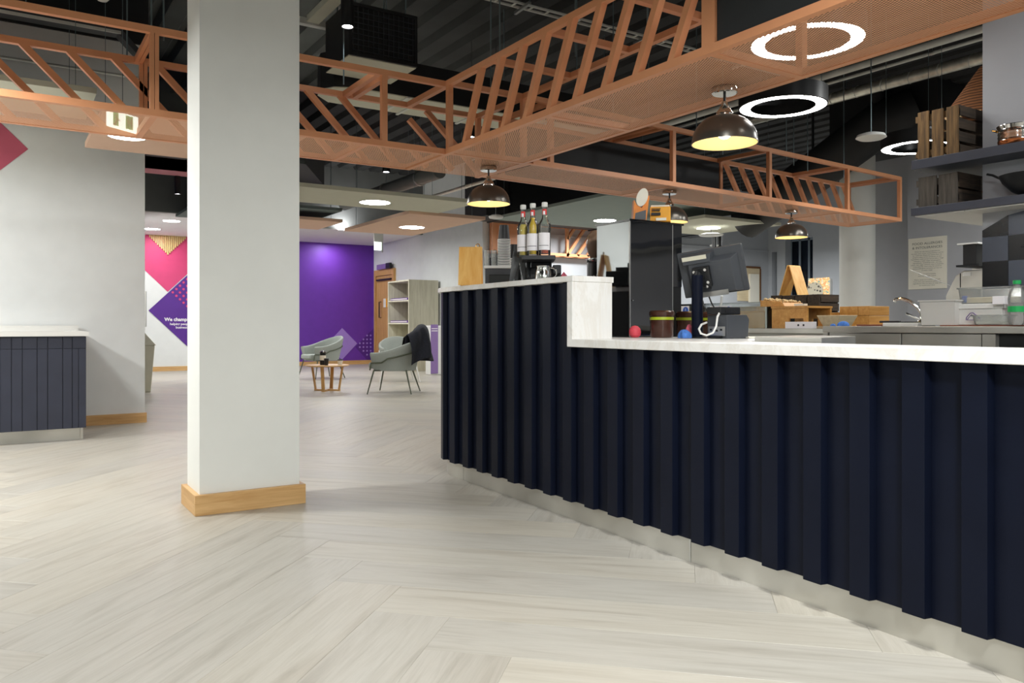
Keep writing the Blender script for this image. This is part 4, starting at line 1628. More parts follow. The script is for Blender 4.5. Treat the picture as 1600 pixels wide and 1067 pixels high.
tub('brown tub with lime band standing before the black unit', 1034, 4.45)
tub('brown tub with lime band just left of the till post', 1074, 4.72)
tub('brown tub with lime band, mostly hidden right of the till post', 1108, 4.95)
x, y = at(992, 4.46)
tag(MB().lathe([(0, .0), (.020, .001), (.031, .012), (.034, .03), (.030, .05), (.017, .063), (0, .067)], (x, y, ZW), 24).build('red_sponge', 'red_rubber', None, (x, y, ZW)), 'round red sponge at the foot of the black unit', 'sponge')


def rag(name, label, mat, px, d, rx, ry, h, seed):
    x, y = at(px, d)
    random.seed(seed)
    ph = [random.random() * 6 for _ in range(4)]
    rows = []
    for i in range(19):
        a = 2 * PI * i / 18
        rows.append([])
        for j in range(9):
            b = PI / 2 * j / 8
            k = 1 + .18 * math.sin(3 * a + ph[0]) + .12 * math.sin(5 * a + ph[1] + 3 * b)
            v = Vector((x, y, ZW)) + RGT * rx * math.cos(a) * math.cos(b) * k + FWD * ry * math.sin(a) * math.cos(b) * k + UP * (h * math.sin(b) * (1 + .2 * math.sin(4 * a + ph[2]) * math.cos(b)) + .001)
            rows[-1].append(v)
    return tag(MB().grid(rows).build(name, mat, None, (x, y, ZW), subsurf=1), label, 'cloth')


rag('cleaning_cloth', 'crumpled blue cleaning cloth at the foot of the till post', 'cloth_blue', 1070, 4.18, .036, .04, .045, 1)
rag('cleaning_cloth', 'crumpled pink cleaning cloth tucked behind the blue one', 'cloth_pink', 1077, 4.36, .024, .025, .072, 2)
x, y = at(1003, 4.62)
# till
px0, dT = 1089.5, 4.25
x, y = at(px0, dT)
tl = thing('till_screen', 'black touchscreen till on a post, its back to the room', 'till', (x, y, ZW))
MB().lathe([(0, 0), (.030, 0), (.030, .335), (0, .335)], (x, y, ZW), 24).build('post', 'navy', tl)
MB().lathe([(0, 0), (.05, 0), (.05, .006), (.03, .008), (0, .008)], (x, y, ZW), 28).build('base_plate', 'iron', tl)
CR, CF = RGT, FWD
A_ = (CR * .311 + UP * .0415 - CF * .177).normalized()
Bd = (CR * .059 - UP * .242 + CF * .047)
Bd = (Bd - A_ * Bd.dot(A_)).normalized()
Nn = A_.cross(Bd)
if Nn.dot(CF) > 0:
    Nn = -Nn
Cn = Vector((*at(1114, dT + .06), zat(424, dT + .06)))
hw, hh = .176, .127


def on(a, b, n):
    return Cn + A_ * a + Bd * b + Nn * n


MB().obox(on(0, 0, 0), A_ * hw, Bd * hh, Nn * .012).build('screen_housing', 'charcoal', tl, bevel=.006)
MB().obox(on(0, 0, -.0135), A_ * (hw - .012), Bd * (hh - .012), Nn * .0015).build('screen_glass', 'gloss_black', tl)
m = MB()
a, b, c_, d_ = -.115, .150, -.085, .118
m.hexa([on(a - .02, c_, .012), on(b, c_, .012), on(b, d_, .012), on(a - .02, d_, .012), on(a, c_ + .02, .045), on(b - .035, c_ + .02, .045), on(b - .035, d_ - .01, .045), on(a, d_ - .01, .045)])
m.build('rear_casing', 'charcoal', tl, bevel=.003)
m = MB()
m.hexa([on(-.16, -.118, .012), on(.03, -.118, .012), on(.02, -.060, .012), on(-.15, -.060, .012), on(-.15, -.108, .040), on(.012, -.108, .040), on(.005, -.064, .052), on(-.14, -.064, .052)])
m.build('card_reader_hood', 'charcoal', tl, bevel=.002)
m = MB()
m.obox(on(-.075, -.095, .0475), A_ * .066, Bd * .011, Nn * .003)
m.build('pale_label', 'cream_plastic', tl)
MB().obox(on(-.045, .01, .06), A_ * .045, Bd * .055, Nn * .016).build('mount_plate', 'black_plastic', tl, bevel=.003)
for (a, b) in ((-.08, -.025), (-.02, -.03), (-.06, .035), (-.015, .04), (-.025, .062)):
    MB().lathe([(0, 0), (.008, 0), (.006, .006), (0, .006)], n=12)
    q = on(a, b, .077)
    MB().tube([q, q + Nn * .006], .008, 10).build('bolt', 'chrome', tl)
q0 = on(-.045, .02, .06)
MB().tube([(x, y, ZW + .30), (x, y, ZW + .34), tuple(q0 - Nn * .0)], .02, 10).build('neck', 'black_plastic', tl)
MB().obox(on(.0, .112, .046), A_ * .075, Bd * .014, Nn * .004).build('port_panel', 'aluminium', tl)
MB().obox(on(.125, .105, .014), A_ * .020, Bd * .012, Nn * .002).build('sticker', 'white_plastic', tl)
# till cables
pr = [(1128, 462, 4.24), (1127, 474, 4.27), (1122, 488, 4.3), (1118, 500, 4.33)]
MB().tube([(*at(p, d), zat(q, d)) for p, q, d in pr], .006, 8).build('white_cable', 'white_plastic', tl)
pr = [(1108, 464, 4.2), (1112, 474, 4.16), (1117, 482, 4.14), (1116, 490, 4.18), (1106, 486, 4.2), (1100, 478, 4.2), (1098, 470, 4.22)]
MB().tube([(*at(p, d), zat(q, d)) for p, q, d in pr], .004, 8).build('black_cable', 'black_plastic', tl)
# receipt printer
pX, pY = at(1136, 4.08)
rp = thing('receipt_printer', 'dark grey receipt printer right of the till post', 'printer', (pX + .08, pY + .08, ZW))
MB().extr([(pX, pY, ZW), (pX + .158, pY, ZW), (pX + .168, pY, ZW + .10), (pX + .150, pY, ZW + .122), (pX, pY, ZW + .122)], (0, .135, 0)).build('printer_body', 'charcoal', rp, smooth=False, bevel=.003)
MB().box(pX - .003, pY + .012, ZW + .012, pX + .001, pY + .125, ZW + .062).build('port_panel', 'aluminium', rp)
for yy, zz in ((.03, .04), (.06, .035), (.10, .04)):
    MB().box(pX - .006, pY + yy, ZW + zz, pX - .002, pY + yy + .012, ZW + zz + .01).build('socket', 'black_plastic', rp)
MB().box(pX - .02, pY + .03, ZW + .004, pX + .0, pY + .12, ZW + .014).build('power_plug', 'black_plastic', rp)
c0 = at(1117, 4.16)
m = MB()
m.tube([(*at(p, d), zat(q, d)) for p, q, d in [(1131, 484, 4.16), (1125, 487, 4.12), (1121, 495, 4.08), (1119, 510, 4.06), (1114, 520, 4.05), (1104, 524, 4.05), (1095, 521, 4.05), (1092, 514, 4.05), (1096, 507, 4.08), (1104, 504, 4.14)]], .0055, 8)
m.build('white_cable', 'white_plastic', rp)
bb = thing('card_terminal_box', 'small black box lying on the receipt printer', 'box', (pX + .06, pY + .06, ZW + .124))
MB().box(pX - .015, pY + .03, ZW + .124, pX + .135, pY + .125, ZW + .163).build('box_body', 'black_plastic', bb, bevel=.004)
MB().box(pX + .02, pY + .027, ZW + .134, pX + .06, pY + .03, ZW + .146).build('port', 'iron', bb)
# papers and spoon beside the printer
x, y = at(1198, 4.1)
m = MB()
bx_cam(m, 1170, 1222, 4.1, ZW, ZW + .008, .25)
tag(m.build('napkin_stack', 'paper', None, (x, y, ZW), bevel=.002), 'flat white napkins on the worktop right of the printer', 'napkins')
# low steel drop-in unit behind the counter's edge
su = thing('steel_drop_in', 'low stainless drop-in unit set behind the white worktop', 'steel unit', (3.1, 2.4, 0))
MB().hexa([(2.73, 1.98, 0), (3.28, 2.20, 0), (3.28, 2.52, 0), (2.73, 2.31, 0), (2.73, 1.98, .952), (3.28, 2.20, .952), (3.28, 2.52, .952), (2.73, 2.31, .952)]).build('unit_body', 'stainless', su, smooth=False, bevel=.003)

# ================================================================== KITCHEN
# right-hand steel worktop with front panels
XW, YA, YB = 4.70, 1.2, 3.40
wk = thing('steel_worktop', 'long stainless worktop with front panels behind the counter', 'worktop', (4.95, 2.4, 0))
MB().box(XW, YA, .955, 5.20, YB, .995).build('top', 'stainless', wk, smooth=False, bevel=.003)
for (a, b) in ((2.37, 2.845), (2.853, 3.36)):
    MB().box(XW + .015, a, .08, XW + .035, b, .95).build('front_panel', 'stainless', wk, smooth=False, bevel=.003)
MB().box(XW + .01, 2.29, .0, XW + .05, 2.362, .95).build('post', 'stainless', wk, smooth=False)
MB().box(XW + .005, 3.365, .0, XW + .06, 3.40, .952).build('post', 'stainless', wk, smooth=False)
MB().box(XW + .05, YA, .0, 5.18, 3.36, .95).build('carcass', 'black_plastic', wk, smooth=False)
MB().box(XW + .045, 1.3, .5, XW + .05, 2.05, .92).build('appliance_panel', 'blue_ink', wk, smooth=False)
# left-hand worktop, further back
w2 = thing('steel_worktop', 'stainless worktop under the glass display case', 'worktop', (5.9, 4.8, 0))
MB().box(5.45, 3.45, .935, 6.35, 6.6, .975).build('top', 'stainless', w2, smooth=False, bevel=.003)
MB().box(5.55, 3.50, 0, 6.30, 6.55, .935).build('carcass', 'stainless', w2, smooth=False)
Z2 = .975
ZK = .995
# glass display case
gx0, gx1, gy0, gy1 = 5.62, 6.02, 4.62, 6.2
gc = thing('display_case', 'glass food display case on the steel worktop behind the till', 'display case', (5.86, 5.4, Z2))
for (a, b, c, d, e, f, nm) in ((gx0, gy0, Z2, gx0 + .006, gy1, 1.20, 'front_pane'), (gx0, gy0, Z2, gx1, gy0 + .006, 1.20, 'end_pane'), (gx0, gy0, 1.20, gx1, gy1, 1.208, 'top_pane')):
    MB().box(a, b, c, d, e, f).build(nm, 'clear_glass', gc, smooth=False)
for yy in (gy0 + .01, gy1):
    MB().box(gx0 + .01, yy, Z2, gx0 + .03, yy + .02, 1.20).build('post', 'aluminium', gc, smooth=False)
MB().box(gx1 - .02, gy0 + .02, Z2, gx1, gy1, 1.18).build('back_panel', 'pale_wood', gc, smooth=False)


def sign(parent, X, y0, y1, z0, z1):
    MB().box(X - .003, y0, z0, X, y1, z1).build('notice', 'white_print', parent)
    r = (z1 - z0) * .40
    yc = y0 + r * 1.25
    zc = (z0 + z1) / 2
    MB().tube([(X - .006, yc, zc), (X - .003, yc, zc)], r, 20).build('blue_disc', 'blue_ink', parent)
    text('!', 'lettering', 'white_print', parent, (X - .0065, yc, zc - r * .6), (0, -1, 0), (0, 0, 1), r * 1.7, 'CENTER')


sign(gc, gx0, 5.02, 5.28, 1.115, 1.18)
sign(gc, gx0, 5.55, 5.72, 1.10, 1.19)


def crate(label, x0, y0, x1, y1, z0, z1, mat, slats_f, face='x', rotmat=None, side_mat=None, gapf=.18, nails=True):
    """slatted crate; vertical slats on the -x face, horizontal slats on the -y face"""
    r = thing('wooden_crate', label, 'crate', ((x0 + x1) / 2, (y0 + y1) / 2, z0))
    t = .012
    side_mat = side_mat or mat
    w = (y1 - y0)
    n = slats_f
    sw = w / (n + (n - 1) * gapf)
    for k in range(n):
        a = y0 + k * sw * (1 + gapf)
        dz = .004 * math.sin(5 * k + x0)
        MB().box(x0 - t, a, z0, x0, a + sw, z1 + dz).build('slat', mat, r, smooth=False, bevel=.0015)
    for zz in (z0 + .02, z1 - .06):
        MB().box(x0, y0, zz, x0 + t, y1 + .02, zz + .04).build('batten', mat, r, smooth=False)
    m = max(2, round((z1 - z0) / .085))
    hh = (z1 - z0) / (m + (m - 1) * gapf)
    for k in range(m):
        a = z0 + k * hh * (1 + gapf)
        MB().box(x0, y0, a, x1, y0 + t, a + hh).build('slat', side_mat, r, smooth=False, bevel=.0015)
        MB().box(x0, y1 - t, a, x1, y1, a + hh).build('slat', side_mat, r, smooth=False, bevel=.0015)
    MB().box(x1 - t, y0 + t, z0, x1, y1 - t, z1).build('end_board', side_mat, r, smooth=False)
    MB().box(x0 + t, y0 + t, z0, x1 - t, y1 - t, z0 + t).build('bottom_board', side_mat, r, smooth=False)
    for (a, b) in ((x0 + t, y0 + t), (x1 - 2 * t - .012, y0 + t)):
        MB().box(a, b, z0 + t, a + .02, b + .02, z1 - .005).build('corner_post', side_mat, r, smooth=False)
    return r


# wooden stand in and beside the glass case
st = thing('wooden_stand', 'light wooden display stand with arched legs beside the glass case', 'display stand', (5.75, 4.36, Z2))
sx0, sx1 = 5.50, 5.80
ya, yb = onx(1206, sx0)[1], onx(1261, sx0)[1]
prof = [(0, 0), (0, .168), (1, .168), (1, 0), (.94, 0), (.90, .082), (.50, .082), (.47, .0)]
for xx, nm in ((sx0, 'front_board'), (sx1, 'back_board')):
    MB().extr([(xx, ya + (yb - ya) * p[0], Z2 + .001 + p[1]) for p in prof], (.02, 0, 0)).build(nm, 'box_wood', st, smooth=False)
MB().box(sx0 - .005, yb - .005, Z2 + .169, sx1 + .025, ya + .005, Z2 + .185).build('top_board', 'box_wood', st, smooth=False)
s3 = thing('wooden_stand', 'light wooden block stand inside the glass case', 'display stand', (5.8, 4.86, Z2))
MB().box(5.66, 4.68, Z2, 5.98, 5.06, Z2 + .14).build('block', 'board_wood', s3, smooth=False, bevel=.004)
MB().box(5.655, 4.66, Z2 + .14, 5.99, 5.08, Z2 + .155).build('top_board', 'board_wood', s3, smooth=False)
# bread board tray with crumbs
bt = thing('bread_tray', 'wooden tray of crumbly bread on the display stand', 'tray', (5.72, 4.48, Z2 + .19))
ya, yb = onx(1200, 5.62)[1], onx(1238, 5.62)[1]
zt = Z2 + .187
MB().hexa([(5.52, yb, zt), (5.78, yb, zt), (5.78, ya, zt), (5.52, ya, zt), (5.52, yb + .02, zt + .03), (5.78, yb + .02, zt + .03), (5.78, ya, zt + .055), (5.52, ya, zt + .055)]).build('tray_board', 'box_wood', bt, smooth=False)
random.seed(5)
m = MB()
for i in range(60):
    q = random.random()
    cx, cy, s = 5.53 + random.random() * .24, yb + .03 + (ya - yb - .04) * q, .006 + .010 * random.random()
    cz = zt + .032 + .025 * q + s * .5
    m.lathe([(0, -s), (s, -s * .4), (s * 1.1, s * .3), (0, s)], (cx, cy, cz), 6)
mo = m.build('crumbs', 'crumb', bt)
mo['kind'] = 'stuff'
# dark crate with wooden A board
dk = crate('dark wooden crate behind the display stand, carrying the wooden A-board', 6.06, 4.41, 6.33, 4.93, Z2, Z2 + .30, 'crate_dark', 4, gapf=.12)
MB().box(6.074, 4.424, Z2 + .288, 6.315, 4.916, Z2 + .300).build('lid_board', 'crate_dark', dk, smooth=False)
ab = thing('menu_board', 'tall folded wooden A-board standing on the dark crate', 'menu board', (6.18, 4.28, Z2 + .302))
xr0, xr1, yr = 6.08, 6.235, onx(1236, 6.12)[1]
za, zt = Z2 + .302, Z2 + .302 + .265
for sgn in (-1, 1):
    MB().extr([(xr0, yr + sgn * .105, za), (xr0, yr + sgn * .016, zt), (xr0, yr + sgn * .008, zt), (xr0, yr + sgn * .097, za)], (xr1 - xr0, 0, 0)).build('board_leaf', 'board_wood', ab, smooth=False)
MB().extr([(xr0, yr + .016 * math.cos(PI * k / 8), zt + .012 * math.sin(PI * k / 8)) for k in range(9)], (xr1 - xr0, 0, 0)).build('folded_top', 'board_wood', ab)
yq = onx(1250, 5.52)[1]
tg = MB().box(5.51, yq - .05, Z2 + .187, 5.55, yq + .05, Z2 + .203).build('price_ticket', 'paper', None, (5.53, yq, Z2 + .187))
tag(tg, 'white price ticket lying on the display stand', 'ticket')
# brown block boxes
b1 = thing('block_stack', 'stack of brown wooden blocks right of the dark crate', 'wooden blocks', (6.2, 4.15, Z2))
for (y0, y1, z0, z1) in ((3.50, 3.66, .02, .105), (3.665, 3.86, .02, .105), (3.50, 3.60, .108, .185), (3.604, 3.775, .108, .185), (3.78, 3.99, .02, .135)):
    MB().box(6.0, y0 + .40, Z2 + z0, 6.28, y1 + .40, Z2 + z1).build('block', 'box_wood', b1, smooth=False, bevel=.002)
MB().box(5.98, 3.86, Z2 + .001, 6.30, 4.39, Z2 + .02).build('plinth_board', 'pale_wood', b1, smooth=False)
# pale wooden bowl, plate, white boxes, gloves
def wx(px, X):
    q = onx(px, X)
    return q[1], q[2]
y, d = wx(1308, 5.66)
bo = thing('wooden_bowl', 'pale wooden square bowl in front of the brown wooden blocks', 'bowl', (5.66, y, Z2))
wd2 = 17 * d / 1244
zb_ = Z2 + .001
m = MB()
m.hexa([(5.58, y - wd2 * .7, zb_), (5.74, y - wd2 * .7, zb_), (5.74, y + wd2 * .7, zb_), (5.58, y + wd2 * .7, zb_), (5.54, y - wd2 * 1.2, zb_ + .105), (5.78, y - wd2 * 1.2, zb_ + .105), (5.78, y + wd2 * 1.2, zb_ + .105), (5.54, y + wd2 * 1.2, zb_ + .105)])
m.build('bowl_body', 'pale_wood', bo, smooth=False, bevel=.004)
pk = thing('white_carton', 'flat white carton with round holes under the display stand', 'box', (5.50, 4.2, Z2))
MB().box(5.452, 4.03, Z2, 5.495, 4.30, Z2 + .055).build('carton', 'white_print', pk, smooth=False, bevel=.002)
for yy in (4.12, 4.17):
    MB().tube([(5.448, yy, Z2 + .028), (5.454, yy, Z2 + .028)], .008, 10).build('hole', 'ink_dark', pk)


def glove(label, X, y, z, s, seed):
    random.seed(seed)
    rows = []
    for i in range(15):
        a = 2 * PI * i / 14
        rows.append([])
        for j in range(7):
            b = PI / 2 * j / 6
            k = 1 + .2 * math.sin(3 * a + seed) + .12 * math.sin(5 * a + 2 * b)
            rows[-1].append((X + s * .7 * math.cos(a) * math.cos(b) * k, y + s * math.sin(a) * math.cos(b) * k, z + .001 + s * .75 * math.sin(b)))
    tag(MB().grid(rows).build('rubber_glove', 'cloth_blue', None, (X, y, z), subsurf=1), label, 'glove')


glove('crumpled blue glove on the steel worktop, the larger', 4.83, 3.33, ZK, .045, 1)
glove('crumpled blue glove on the steel worktop edge, the smaller', 4.76, 3.36, ZK, .022, 2)
y, d = wx(1290, 5.12)
# chopping boards
for (pa, pb, X0_, X1_, z0, h, mt, lab, nm) in ((1338, 1376, 4.9, 5.15, ZK, .012, 'terracotta', 'brown chopping board at the left end of the worktop', 'chopping_board'), (1379, 1434, 4.86, 5.06, ZK, .022, 'white_plastic', 'white chopping board under the black knife', 'chopping_board'), (1468, 1600, 4.78, 5.15, ZK, .008, 'terracotta', 'long brown tray under the white tubs', 'serving_tray')):
    ya, yb = wx(pa, X0_)[0], wx(pb, X0_)[0]
    tag(MB().box(X0_, yb, z0, X1_, ya, z0 + h).build(nm, mt, None, (X0_, yb, z0), bevel=.003), lab, 'board')
kb = thing('kitchen_knife', 'black handled knife lying on the white chopping board', 'knife', (4.95, 2.82, ZK + .022))
ya, yb = wx(1375, 4.93)[0], wx(1406, 4.93)[0]
MB().box(4.92, yb, ZK + .022, 4.945, ya, ZK + .036).build('handle', 'black_plastic', kb, bevel=.004)
MB().box(4.93, yb - .14, ZK + .022, 4.933, yb, ZK + .03).build('blade', 'chrome', kb)
# tap
y, d = wx(1440, 5.10)
tp = thing('mixer_tap', 'chrome mixer tap arching left behind the white tub', 'tap', (5.10, y, ZK))
MB().lathe([(0, 0), (.028, 0), (.026, .03), (.020, .05), (0, .05)], (5.10, y, ZK), 20).build('tap_base', 'chrome', tp)
pts = [(5.10, y, ZK + .04), (5.10, y, ZK + .085), (5.09, y + .02, ZK + .125), (5.08, y + .07, ZK + .168), (5.07, y + .12, ZK + .185), (5.06, y + .155, ZK + .18), (5.06, y + .165, ZK + .165)]
MB().tube(pts, .012, 10).build('spout', 'chrome', tp)
MB().tube([(5.08, y, ZK + .045), (5.05, y + .04, ZK + .07), (5.04, y + .07, ZK + .085)], .007, 8).build('lever', 'chrome', tp)
# tubs on the worktop


def open_tub(name, label, pa, pb, X0_, dep, z0, h, mat, rim=True, t=.004, taper=.01):
    ya, yb = wx(pa, X0_)[0], wx(pb, X0_)[0]
    r = thing(name, label, 'tub', (X0_ + dep / 2, (ya + yb) / 2, z0))
    o = [(X0_ + taper, yb + taper), (X0_ + dep - taper, yb + taper), (X0_ + dep - taper, ya - taper), (X0_ + taper, ya - taper)]
    T = [(X0_, yb), (X0_ + dep, yb), (X0_ + dep, ya), (X0_, ya)]
    m = MB()

    def ring(pts, z, ins):
        cx, cy = X0_ + dep / 2, (ya + yb) / 2
        return [(p[0] + (cx - p[0]) / abs(cx - p[0]) * ins, p[1] + (cy - p[1]) / abs(cy - p[1]) * ins, z) for p in pts]
    rows = [ring(o, z0, 0), ring(T, z0 + h, 0), ring(T, z0 + h, t), ring(o, z0 + t, t)]
    m.grid([q + q[:1] for q in rows])
    m.add(ring(o, z0, 0), [(3, 2, 1, 0)])
    m.add(ring(o, z0 + t, t), [(0, 1, 2, 3)])
    m.build('tub_body', mat, r, bevel=.004)
    if rim:
        rows = [ring(T, z0 + h - .008, -.006), ring(T, z0 + h, -.006), ring(T, z0 + h, .002), ring(T, z0 + h - .008, .002)]
        MB().grid([q + q[:1] for q in rows + rows[:1]]).build('rim', mat, r)
    return r, ya, yb


ZT_ = ZK + .008
open_tub('storage_tub', 'translucent white storage tub in front of the tap', 1436, 1492, 4.80, .26, ZT_, .152, 'milky_plastic')
wb_ = thing('white_box', 'white lidded box with a small navy emblem right of the tub', 'box', (4.95, 2.4, ZT_))
ya, yb = wx(1498, 4.86)[0], wx(1566, 4.86)[0]
MB().box(4.86, yb, ZT_, 5.16, ya, ZT_ + .105).build('box_body', 'white_plastic', wb_, bevel=.004)
MB().box(4.852, yb - .008, ZT_ + .095, 5.168, ya + .008, ZT_ + .125).build('lid', 'white_plastic', wb_, bevel=.004)
yc, zc, s = ya - .075, ZT_ + .03, .0105
em_pts = [(-2.6, 0), (-2.4, 1.5), (-0.5, 3.9), (0.8, 4.1), (2.0, 3.0), (3.2, 2.0), (4.2, 1.0), (4.4, .2)]
MB().tube([(4.857, yc - a * s * 1.1, zc + b * s) for a, b in em_pts], .002, 6).build('emblem', 'deep_purple', wb_)
MB().extr([(4.8575, yc - a * s * 1.1, zc + b * s) for a, b in [(1.4, 1.6), (2.2, 2.9), (3.4, 1.9), (4.6, .6)]], (-.002, 0, 0)).build('emblem', 'deep_purple', wb_)
MB().tube([(4.857, yc + 2.4 * s, zc), (4.857, yc - 4.2 * s, zc)], .0015, 6).build('emblem', 'deep_purple', wb_)
MB().tube([(4.857, yc + 2.2 * s, zc + .3 * s), (4.857, yc - .2 * s, zc + 3.2 * s)], .0015, 6).build('emblem', 'deep_purple', wb_)
r, ya, yb = open_tub('storage_tub', 'clear plastic tub of cutlery on top of the white box', 1497, 1597, 4.87, .27, ZT_ + .125, .098, 'clear_plastic')
MB().box(4.90, yb + .03, ZT_ + .13, 5.1, ya - .03, ZT_ + .165).build('folded_cloth', 'pale_wood', r, bevel=.006)
MB().box(4.888, ya - .035, ZT_ + .135, 4.91, ya - .012, ZT_ + .175).build('blue_peg', 'blue_ink', r, bevel=.003)
r, ya, yb = open_tub('storage_tub', 'small clear tray tub at the foot of the white box', 1519, 1579, 4.775, .064, ZT_, .058, 'clear_plastic')
MB().box(4.79, yb + .015, ZT_ + .006, 4.84, ya - .015, ZT_ + .02).build('tray_liner', 'paper', r)
y, d = wx(1561, 4.82)
tag(MB().box(4.815, y - .03, ZT_ + .118, 4.86, y + .035, ZT_ + .165).build('white_tag_box', 'white_print', None, (4.83, y, ZT_ + .118), bevel=.002), 'small white card box leaning against the clear tub', 'box')
yB, dB_ = wx(1589, 4.74)
wbt = thing('water_bottle', 'clear plastic bottle with green cap at the right end of the worktop', 'bottle', (4.74, yB, ZT_))
rr = .044
MB().lathe([(0, 0), (rr * .8, 0), (rr, .015), (rr, .05), (rr * .95, .06), (rr, .07), (rr, .105), (rr * .95, .115), (rr, .125), (rr, .15), (rr * .85, .185), (rr * .4, .213), (rr * .38, .226)], (4.74, yB, ZT_), 28, False).build('bottle_body', 'clear_plastic', wbt)
MB().lathe([(0, .226), (rr * .46, .226), (rr * .46, .247), (0, .247)], (4.74, yB, ZT_), 24).build('cap', 'green_cap', wbt)
MB().lathe([(rr + .001, .072), (rr + .001, .104)], (4.74, yB, ZT_), 28, False).build('green_label', 'green_cap', wbt)
# tiled pier wall with shelves
XP, YP = 5.23, 2.62
pw = wall('wall_kitchen', XP, -3.0, XP + .16, YP, 0, CEIL, 'kitchen_wall')
TS = .155
for i in range(6):
    for j in range(9):
        y1_, z0_ = YP - i * TS, 1.71 - (j + 1) * TS
        if y1_ - TS < 1.6 or z0_ < .9:
            continue
        zd = 1.60 + i * TS * .52                            # the dark tiling ends along a slope
        cy = [(y1_, z0_), (y1_ - TS, z0_), (y1_ - TS, min(z0_ + TS, zd + TS * .52)), (y1_, min(z0_ + TS, zd))]
        if cy[3][1] <= z0_ + .01:
            continue
        mt = 'tile_black' if (i + j) % 2 == 0 else 'tile_grey'
        MB().extr([(XP, a, b) for a, b in [(y1_ - .001, z0_ + .001), (y1_ - TS + .001, z0_ + .001), (y1_ - TS + .001, cy[2][1] - .001), (y1_ - .001, cy[3][1] - .001)]], (-.006, 0, 0)).build('tile', mt, pw, smooth=False)


def shelf(label, z0, z1, XS, YE, xe):
    s = thing('wall_shelf', label, 'shelf', (XS + .1, 2.2, z0))
    MB().prism([(XS, YE), (XS, -1.0), (XP - .0005, -1.0), (XP - .0005, YP + .001), (xe, YP + .001), (xe, YE)], z0, z1).build('shelf_board', 'shelf_navy', s, smooth=False, bevel=.002)
    return s


sh2 = shelf('upper dark shelf holding the brown crate and the copper pot', 2.015, 2.075, 5.01, 2.957, 5.90)
sh1 = shelf('lower dark shelf holding the grey crate and the wok', 1.715, 1.765, 5.01, 2.962, 5.90)
MB().box(5.03, YP + .01, 1.708, 5.88, 2.945, 1.715).build('lit_underside', 'white_plastic', sh1, smooth=False)  # white colour stands in for the light on the shelf's underside
MB().box(5.03, -.9, 1.708, 5.225, YP + .005, 1.715).build('lit_underside', 'white_plastic', sh1, smooth=False)
crate('brown slatted crate on the upper shelf', 5.055, 2.675, 5.55, 2.935, 2.075, 2.385, 'crate_wood', 3, side_mat='crate_dark', gapf=.28)
crate('grey slatted crate on the lower shelf', 5.055, 2.68, 5.36, 2.93, 1.765, 1.965, 'crate_grey', 2, side_mat='crate_dark', gapf=.12)
# rattan cone on the crate
wcn = thing('rattan_cone', 'woven rattan cone resting on the brown crate', 'basket', (5.42, 2.79, 2.385))
MB().lathe([(.275, 0), (.270, .014), (.012, .385), (.008, .385), (.255, .012), (.275, 0)], (5.66, 2.84, 2.388), 36, False).build('cone', 'wicker', wcn)
for k in range(30):
    a = 2 * PI * k / 30
    x, y = 5.66 + .268 * math.cos(a), 2.84 + .268 * math.sin(a)
    MB().box(x - .006, y - .006, 2.386, x + .006, y + .006, 2.415).build('fringe', 'slat_wood', wcn)
# brass goblet
x, y = 5.52, 2.78
gbt = thing('brass_stand', 'small brass three-legged stand behind the grey crate', 'ornament', (x, y, 1.765))
for k in range(3):
    a = 2 * PI * k / 3 + .5
    MB().tube([(x + .05 * math.cos(a), y + .05 * math.sin(a), 1.765), (x + .02 * math.cos(a), y + .02 * math.sin(a), 1.82), (x + .015 * math.cos(a), y + .015 * math.sin(a), 1.88)], .006, 8).build('leg', 'brass', gbt)
MB().lathe([(0, .10), (.02, .11), (.06, .135), (.075, .14), (.075, .146), (0, .146)], (x, y, 1.765), 24).build('dish', 'brass', gbt)
# copper pot and wok
y, d = wx(1588, 5.11)
cp = thing('copper_pot', 'hammered steel and copper pot on the upper shelf', 'pot', (5.11, y, 2.075))
R = .098
MB().lathe([(0, 0), (R * .88, 0), (R * .98, .012), (R, .028)], (5.11, y, 2.075), 40).build('pot_base', 'copper_metal', cp)
MB().lathe([(R, .028), (R * .97, .04), (R, .05), (R * .97, .06), (R, .07), (R * .95, .095), (R * 1.06, .115), (R * 1.05, .118), (R * .93, .097), (R * .93, .03)], (5.11, y, 2.075), 40, False).build('pot_wall', 'chrome', cp)
MB().tube([(5.11 + .03, y + R * 1.0, 2.175), (5.11 + .02, y + R * 1.28, 2.185), (5.11 - .02, y + R * 1.28, 2.185), (5.11 - .03, y + R * 1.0, 2.175)], .006, 8).build('handle', 'brass', cp)
y, d = wx(1612, 5.12)
wk_ = thing('wok', 'black iron wok on the lower shelf', 'wok', (5.12, y, 1.765))
MB().lathe([(0, 0), (.05, .004), (.10, .03), (.15, .085), (.17, .125), (.166, .125), (.145, .087), (.095, .034), (0, .008)], (5.12, y, 1.765), 40).build('wok_bowl', 'iron', wk_)
MB().tube([(5.12, y + .165, 1.885), (5.12, y + .22, 1.92), (5.11, y + .25, 1.93)], .007, 8).build('handle', 'iron', wk_)
